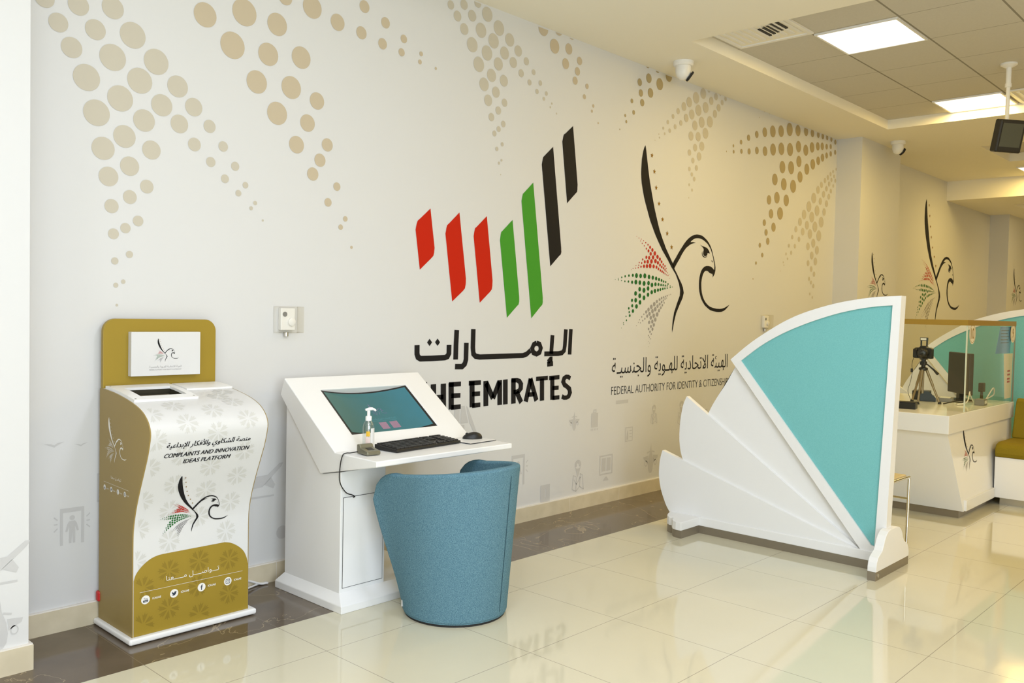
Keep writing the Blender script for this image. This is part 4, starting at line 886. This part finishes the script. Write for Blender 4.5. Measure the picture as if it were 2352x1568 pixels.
# ------------------------------------------------------------------ fan shaped partitions
FX = 2.93
def fan(label):
    t = thing('fan_partition', label, 'partition', (FX + .04, -1.5, 0), 'fan shaped room partitions')
    px = lambda u, v, w: (w, u, v)
    arc_o = [(-1.176, 1.153), (-1.209, 1.181), (-1.328, 1.277), (-1.506, 1.390), (-1.629, 1.449), (-1.749, 1.490), (-1.865, 1.521), (-1.978, 1.542), (-2.088, 1.556), (-2.221, 1.563)]
    arc_i = [(-1.247, 1.149), (-1.382, 1.250), (-1.508, 1.323), (-1.631, 1.379), (-1.751, 1.424), (-1.867, 1.460), (-1.980, 1.486), (-2.090, 1.503), (-2.174, 1.509)]
    ao = [(v.x, v.y) for v in catmull([(a, b, 0) for a, b in arc_o], 4)]; ai = [(v.x, v.y) for v in catmull([(a, b, 0) for a, b in arc_i], 4)]
    def resample(P, n):
        D = [0.0]
        for p, q in zip(P, P[1:]): D.append(D[-1] + math.dist(p, q))
        o = []
        for k in range(n + 1):
            d = D[-1] * k / n; i = min(len(P) - 2, max(j for j in range(len(D)) if D[j] <= d + 1e-9)); u = (d - D[i]) / (D[i + 1] - D[i])
            o.append((P[i][0] + (P[i + 1][0] - P[i][0]) * u, P[i][1] + (P[i + 1][1] - P[i][1]) * u))
        return o
    ao, ai = resample(ao, 32), resample(ai, 32)
    # frame: a ring between the two outlines
    bm = bmesh.new()
    def strip(P, Q, xa, xb):
        n = len(P)
        for i in range(n - 1):
            V = [bm.verts.new(px(*p, x)) for x in (xa, xb) for p in (P[i], P[i + 1], Q[i + 1], Q[i])]
            for k in ((0, 1, 2, 3), (7, 6, 5, 4), (0, 4, 5, 1), (2, 6, 7, 3)): bm.faces.new([V[j] for j in k])
    ln = lambda a, b, n: [(a[0] + (b[0] - a[0]) * k / n, a[1] + (b[1] - a[1]) * k / n) for k in range(n + 1)]
    xa, xb = FX - .004, FX + .068
    strip(ao, ai, xa, xb)
    strip(ln(ao[-1], (-2.179, .10), 4), ln(ai[-1], (-2.120, .135), 4), xa, xb)
    strip(ln((-2.179, .10), (-2.045, .10), 1), ln((-2.120, .135), (-2.100, .139), 1), xa, xb)
    strip(ln((-2.045, .10), ao[0], 4), ln((-2.100, .139), ai[0], 4), xa, xb)
    bmesh.ops.remove_doubles(bm, verts=bm.verts, dist=1e-5)
    finish('frame', bm, 'white', t)
    bm = bmesh.new(); prism(bm, ai + [(-2.148, .24), (-2.120, .136), (-2.101, .140)], px, FX + .008, FX + .056); bmesh.ops.triangulate(bm, faces=[f for f in bm.faces if len(f.verts) > 4]); finish('fabric_panel', bm, 'teal', t)
    piv = [(-2.07, .102), (-2.03, .100)]
    for P, xa, xb in (([(-1.19, 1.105), (-1.132, 1.001), (-1.079, .921), (-1.022, .825), (-.985, .74), (-.96, .66)], FX + .034, FX + .066),
                      ([(-.849, .890), (-.829, .845), (-.819, .809), (-.807, .742), (-.802, .677), (-.801, .62), (-.804, .572), (-.816, .508), (-.837, .455), (-.86, .40)], FX + .014, FX + .050),
                      ([(-.682, .509), (-.669, .465), (-.662, .422), (-.659, .375), (-.660, .328), (-.669, .275), (-.684, .225), (-.717, .151), (-.75, .100)], FX - .004, FX + .032)):
        P = [(v.x, v.y) for v in catmull([(a, b, 0) for a, b in P], 4)]
        bm = bmesh.new(); prism(bm, P + [(-2.0, .1), (-2.03, .1)] , px, xa, xb); bmesh.ops.triangulate(bm, faces=[f for f in bm.faces if len(f.verts) > 4])
        bevel(finish('fan_blade', bm, 'white', t), .004, 2, 50)
    bm = bmesh.new(); box(bm, FX - .012, FX + .075, -2.17, -.98, .05, .105); bevel(finish('bottom_rail', bm, 'white', t), .003)
    bm = bmesh.new(); box(bm, FX - .010, FX + .073, -2.165, -.98, 0.0, .05); finish('kick_strip', bm, 'kick', t)
    xm = FX + .032
    half = [(.250, .049), (.250, .075), (.243, .10), (.225, .125), (.190, .142), (.168, .152), (.150, .175), (.135, .205), (.115, .228), (.085, .246), (.055, .252)]
    prof = [(xm + a, z) for a, z in half] + [(xm - a, z) for a, z in half[::-1]]
    bm = bmesh.new(); prism(bm, prof, lambda u, v, w: (u, w, v), -2.214, -2.166); bevel(finish('scrolled_foot', bm, 'white', t), .002)
    bm = bmesh.new(); box(bm, xm - .250, xm + .250, -2.212, -2.166, 0, .049); k = finish('foot_kick', bm, 'kick', t)
    bm = bmesh.new(); lathe(bm, [(.012, 0), (.012, -.002)], (xm - .215, -2.212, .025), 16, axis='y'); finish('fixing_screw', bm, 'steel', k, 40)
    hp = [(.262, -.985), (.262, -.945), (.250, -.915), (.225, -.893), (.185, -.880), (.180, -.862), (.178, -.84), (.160, -.815), (.12, -.79), (.06, -.765)]
    plan = [(xm + a, y) for a, y in hp] + [(xm - a, y) for a, y in hp[::-1]]
    bm = bmesh.new(); prism(bm, plan, lambda u, v, w: (u, v, w), .05, .104); bevel(finish('scrolled_foot', bm, 'white', t), .003)
    bm = bmesh.new(); prism(bm, [(a + (xm - a) * .02, y) for a, y in plan], lambda u, v, w: (u, v, w), 0, .05); finish('foot_kick', bm, 'kick', t)
    return t
f1_ = fan('nearer white fan shaped partition with a teal fabric panel and three white blades, on the tiled floor')
f2_ = copy_tree(f1_); f2_.location.x += 3.55; f2_['label'] = 'further fan shaped teal partition, seen through the glass screen of the service counter'

# ------------------------------------------------------------------ stool behind the partition
st = local('stool', 'chrome sled-frame stool with a beige seat, mostly hidden behind the nearer fan partition', 'stool', (3.33, -1.90, 0))
bm = bmesh.new(); box(bm, -.20, .20, -.18, .18, .452, .470); bevel(finish('seat', bm, 'wood', st), .008, 3)
for y in (-.195, .195):
    bm = bmesh.new()
    tube(bm, [tuple(v) for v in catmull([(-.165, y, .458), (.17, y, .458), (.195, y, .450), (.200, y, .425), (.19, y, .06), (.186, y, .024), (.165, y, .010), (-.165, y, .010), (-.186, y, .024), (-.19, y, .06), (-.20, y, .425), (-.195, y, .450), (-.165, y, .458)], 5)], .0085, 10)
    finish('sled_leg', bm, 'chrome', st, 60)
for x in (-.195, .195):
    bm = bmesh.new(); tube(bm, [(x, -.195, .322), (x, .195, .322)], .0065, 10); finish('stretcher', bm, 'chrome', st, 60)

# ------------------------------------------------------------------ service counter
t = thing('service_counter', 'white service counter with a glass screen and slanted ends, between the two fan partitions', 'counter', (5.3, -1.5, 0))
SX0, SX1, SY0, SY1, SZ = 4.42, 6.12, -2.05, -1.12, .767
bm = bmesh.new(); box(bm, SX0, SX1, SY0, SY1, .637, SZ); bevel(finish('counter_top', bm, 'gloss', t), .003)
bm = bmesh.new()
lo = [(4.72, -2.08), (6.0, -2.08), (6.0, -1.2), (4.72, -1.2)]; hi = [(SX0 + .03, SY0 + .015), (SX1, SY0 + .015), (SX1, -1.2), (SX0 + .03, -1.2)]
L = [bm.verts.new((*p, .055)) for p in lo]; U = [bm.verts.new((*p, .637)) for p in hi]
bm.faces.new(L); bm.faces.new(U)
for k in range(4): bm.faces.new((L[k], L[(k + 1) % 4], U[(k + 1) % 4], U[k]))
cb = finish('counter_body', bm, 'gloss', t)
fcb = lambda u, v: (u, -2.0825 + (v - .055) / .582 * .045, v)
emblem('falcon_emblem', cb, lambda u, v: fcb(4.899 + u, .455 + v), .213, .213, n=6)
bm = bmesh.new(); box(bm, 4.745, 5.462, -2.094, -2.07, .056, .135); bevel(finish('foot_ledge', bm, 'gloss', t), .003)
bm = bmesh.new(); box(bm, 4.735, 5.95, -2.045, -1.25, 0, .055); finish('kick_strip', bm, 'kick', t)
gs = thing('glass_screen', 'clear glass screen with a gold top strip and round number stickers, on the service counter', 'glass screen', (5.4, -1.7, SZ))
bm = bmesh.new(); box(bm, 4.828, 6.14, -2.034, -2.026, SZ, 1.40); finish('front_pane', bm, 'glass', gs)
bm = bmesh.new(); box(bm, 4.818, 4.826, -2.034, -1.16, SZ, 1.40); finish('side_pane', bm, 'glass', gs)
bm = bmesh.new(); box(bm, 4.812, 6.146, -2.038, -2.022, 1.40, 1.440); finish('gold_top_strip', bm, 'bronze', gs)
bm = bmesh.new(); box(bm, 4.812, 4.832, -2.022, -1.16, 1.40, 1.440); finish('gold_top_strip', bm, 'bronze', gs)
bm = bmesh.new(); box(bm, 4.817, 4.827, -2.036, -2.027, SZ, 1.40); finish('pane_edge', bm, 'glass_edge', gs); finish('pane_edge', one(box, 6.135, 6.145, -2.036, -2.027, SZ, 1.40), 'kick', gs)
gf = lambda u, v: (u, -2.0355, v); gf2 = lambda u, v: (u, -2.0362, v)
for x, s in ((4.94, '10'), (6.062, '9')):
    bm = bmesh.new(); disc(bm, x, 1.341, .078, gf, 0, 32); stroke(bm, [(x + .066 * math.cos(PI * k / 16), 1.341 + .066 * math.sin(PI * k / 16)) for k in range(33)], .004, .004, gf2, 1)
    text_into(bm, s, gf2, x - (.038 if s == '10' else .02), x + (.038 if s == '10' else .02), 1.30, 1.382, 1, bold=.015)
    finish('number_sticker', bm, ['paper', 'bronze'], gs, recalc=False)
bm = bmesh.new(); prism(bm, [(5.72, 1.395), (6.06, 1.395), (6.03, 1.175), (5.60, 1.178)], lambda u, v, w: (u, w, v), -2.0255, -2.0245); bn = tag(finish('blue_notice', bm, 'paper_blue', None), 'blue paper notice taped inside the glass screen of the service counter', 'notice')
bm = bmesh.new()
for k, z in enumerate((1.36, 1.335, 1.31, 1.285, 1.26)): rect(bm, 5.74, 5.98 - .03 * (k % 2), z, z + .006, lambda u, v: (u, -2.0258, v))
finish('lettering', bm, 'navy', bn, recalc=False)
bm = bmesh.new(); prism(bm, [(5.86, 1.172), (6.13, 1.172), (6.115, .80), (5.93, .80)], lambda u, v, w: (u, w, v), -2.0235, -2.0215); cp = tag(finish('cream_poster', bm, 'paper', None), 'cream paper strip with red print hanging inside the end of the glass screen', 'poster')
bm = bmesh.new()
for z in (1.02, .99, .955, .93): rect(bm, 5.98, 6.06, z, z + .015, lambda u, v: (u, -2.0238, v))
finish('red_print', bm, 'ink_dkred', cp, recalc=False)
# camera on a tripod
CX, CY = 5.262, -1.594
tp = local('camera_tripod', 'small bronze tripod holding the black camera, on the service counter behind the glass', 'tripod', (CX, CY, SZ))
for a in (PI * 1.02, PI * .30, PI * 1.62):
    bm = bmesh.new(); d = Vector((math.cos(a), math.sin(a), 0)); tube(bm, [tuple(d * .022 + Vector((0, 0, .275))), tuple(d * .075 + Vector((0, 0, .14)))], .0105, 10); tube(bm, [tuple(d * .072 + Vector((0, 0, .145))), tuple(d * .125 + Vector((0, 0, .012)))], .0085, 10)
    lg = finish('leg', bm, 'leg_metal', tp, 60)
    bm = bmesh.new(); lathe(bm, [(.013, 0), (.013, .012), (.008, .02)], tuple(d * .127), 12); finish('rubber_foot', bm, 'rubber', lg, 50)
bm = bmesh.new(); tube(bm, [(0, 0, .08), (0, 0, .29)], .009, 10); finish('centre_column', bm, 'leg_metal', tp, 60)
bm = bmesh.new(); lathe(bm, [(.02, .262), (.034, .27), (.034, .285), (.016, .292), (.016, .305), (.026, .308), (.026, .335), (.018, .338), (.018, .350), (.03, .352), (.03, .358)], n=18); box(bm, -.05, -.02, -.012, .012, .315, .33); finish('pan_head', bm, 'black', tp, 40)
bm = bmesh.new(); tube(bm, [(.02, -.02, .315), (.06, -.06, .27), (.085, -.085, .235)], [.005, .007, .011], 10); finish('pan_handle', bm, 'black', tp, 60)
cm = local('photo_camera', 'black camera with its flash raised, mounted on the small tripod on the counter', 'camera', (CX, CY, SZ + .360), math.radians(-90))
bm = bmesh.new(); prism(bm, [(-.068, 0), (.068, 0), (.068, .078), (.052, .088), (.028, .088), (.022, .102), (-.022, .102), (-.028, .088), (-.06, .086), (-.068, .076)], lambda u, v, w: (u, w, v), -.028, .028); bevel(finish('body', bm, 'black', cm), .006, 3)
bm = bmesh.new(); box(bm, -.072, -.038, -.046, -.02, .004, .078); bevel(finish('grip', bm, 'black', cm), .01, 3)
bm = bmesh.new(); lathe(bm, [(.038, -.026), (.038, -.05), (.034, -.055), (.034, -.085), (.030, -.088)], (.008, 0, .044), 28, axis='y'); lens = finish('lens_barrel', bm, 'black', cm, 40)
bm = bmesh.new(); lathe(bm, [(.026, 0), (.018, -.004), (.003, -.006)], (.008, -.088, .044), 24, axis='y'); finish('lens_glass', bm, 'lens', lens, 60)
bm = bmesh.new(); box(bm, -.026, -.018, -.012, .01, .10, .150); box(bm, .018, .026, -.012, .01, .10, .150); box(bm, -.027, .027, -.02, .012, .142, .168); bevel(finish('flash', bm, 'black', cm), .003)
bm = bmesh.new(); box(bm, -.022, .022, -.0215, -.0205, .147, .164); finish('flash_window', bm, 'gel', cm)
bm = bmesh.new(); tube(bm, [tuple(v) for v in catmull([(-.07, -.01, .02), (-.085, -.01, -.05), (-.085, 0, -.12), (-.10, .01, -.2), (-.12, .02, -.27), (-.10, .03, -.34)], 6)], .002, 6); tube(bm, [(-.086, -.008, -.085), (-.086, -.006, -.115)], .009, 10); finish('strap_cord', bm, 'black', cm, 60)
# things lying on the counter
def small(name, label, cat, parts, loc, rz=0, group=None):
    o = local(name, label, cat, loc, math.radians(rz), group)
    for nm, bm, m in parts: bevel(finish(nm, bm, m, o), .003)
    return o
small('black_tray', 'flat black ribbed box on the counter edge, left of the tripod', 'box', [('body', one(box, -.05, .05, -.07, .07, .0005, .045), 'black'), ('ribbed_lid', one(box, -.046, .046, -.066, .066, .0455, .052), 'rubber')], (4.715, -1.66, SZ), 10)
small('fingerprint_scanner', 'dark blue fingerprint scanner on the counter, just right of the tripod', 'scanner', [('body', one(prism, [(-.06, .0005), (.06, .0005), (.06, .05), (.03, .085), (.0, .085), (-.06, .03)], lambda u, v, w: (w, u, v), -.035, .035), 'navy'), ('glass_plate', one(box, -.02, .02, -.05, -.03, .034, .05), 'grey')], (5.50, -1.56, SZ), 20)
small('signature_pad', 'grey signature pad on the counter behind the right tripod leg', 'signature pad', [('body', one(box, -.08, .08, -.06, .06, .0005, .03), 'grey'), ('pad', one(box, -.06, .06, -.04, .04, .0305, .034), 'gel')], (5.62, -1.66, SZ), 12)
small('card_printer', 'low black desk device among the cables near the counter monitor', 'device', [('body', one(box, -.07, .07, -.07, .07, .0005, .075), 'black'), ('front_panel', one(box, -.05, .05, -.0735, -.0705, .01, .05), 'grey')], (5.63, -1.47, SZ), 15)
small('eye_scanner', 'small grey box with a white label at the front of the counter, behind the glass', 'device', [('body', one(box, -.05, .05, -.035, .035, .0005, .05), 'grey'), ('white_label', one(box, -.03, .03, -.0375, -.0355, .015, .04), 'gel')], (5.52, -1.955, SZ), 0)
wc = local('webcam', 'black webcam on a short bent stand at the right end of the counter', 'webcam', (5.74, -1.90, SZ))
bm = bmesh.new(); lathe(bm, [(.03, .0005), (.03, .012), (.012, .02), (.01, .09)], n=16); finish('stand', bm, 'black', wc, 40)
bm = bmesh.new(); box(bm, -.028, .028, -.02, .02, .09, .165); bevel(finish('head', bm, 'black', wc), .006, 3)
mn = local('counter_monitor', 'dark computer monitor seen from behind on the service counter', 'monitor', (5.86, -1.70, SZ), math.radians(38))
bm = bmesh.new(); box(bm, -.21, .21, -.02, .02, .055, .40); bevel(finish('screen_housing', bm, 'black', mn), .008, 3)
bm = bmesh.new(); box(bm, -.03, .03, -.03, .015, .012, .08); finish('neck', bm, 'black', mn)
bm = bmesh.new(); box(bm, -.10, .10, -.07, .07, .0005, .012); bevel(finish('foot', bm, 'black', mn), .003)
for k, (path, m, lab) in enumerate(([[(5.32, -1.84, .775), (5.42, -1.88, .79), (5.56, -1.86, .86), (5.64, -1.84, .84), (5.70, -1.85, .775)], 'cable', 'white cable looping over the counter devices'],
                                     [[(5.28, -1.75, .775), (5.36, -1.80, .79), (5.46, -1.83, .78), (5.56, -1.82, .785), (5.64, -1.80, .775)], 'black', 'black cable lying between the tripod and the counter monitor'],
                                     [[(5.84, -1.90, .775), (5.95, -1.93, .88), (6.05, -1.91, .82), (6.0, -1.86, .775)], 'cable', 'white cable coil at the right end of the counter'])):
    bm = bmesh.new(); tube(bm, [tuple(v) for v in catmull(path, 8)], .005, 8); tag(finish('counter_cable', bm, m, None, 60), lab, 'cable', 'cables on the service counter')
# ------------------------------------------------------------------ bench
t = thing('bench', 'olive upholstered bench on a white box base beside the service counter', 'bench', (5.8, -3.1, 0))
BY0, BY1 = -4.3, -2.085
bm = bmesh.new(); box(bm, 5.47, 6.14, BY0, BY1, .06, .378); bevel(finish('box_base', bm, 'gloss', t), .003)
bm = bmesh.new(); box(bm, 5.53, 6.10, BY0, BY1 - .03, 0, .06); finish('kick_strip', bm, 'steel', t)
bm = bmesh.new(); prism(bm, [(5.462, .378), (5.452, .41), (5.458, .45), (5.485, .478), (5.54, .490), (6.0, .485), (6.0, .378)], lambda u, v, w: (u, w, v), BY0, BY1); bevel(finish('seat_cushion', bm, 'olive', t), .012, 3)
bm = bmesh.new(); prism(bm, [(5.93, .485), (6.03, .78), (6.06, .805), (6.12, .80), (6.14, .485)], lambda u, v, w: (u, w, v), BY0, BY1); bevel(finish('back_cushion', bm, 'olive', t), .012, 3)
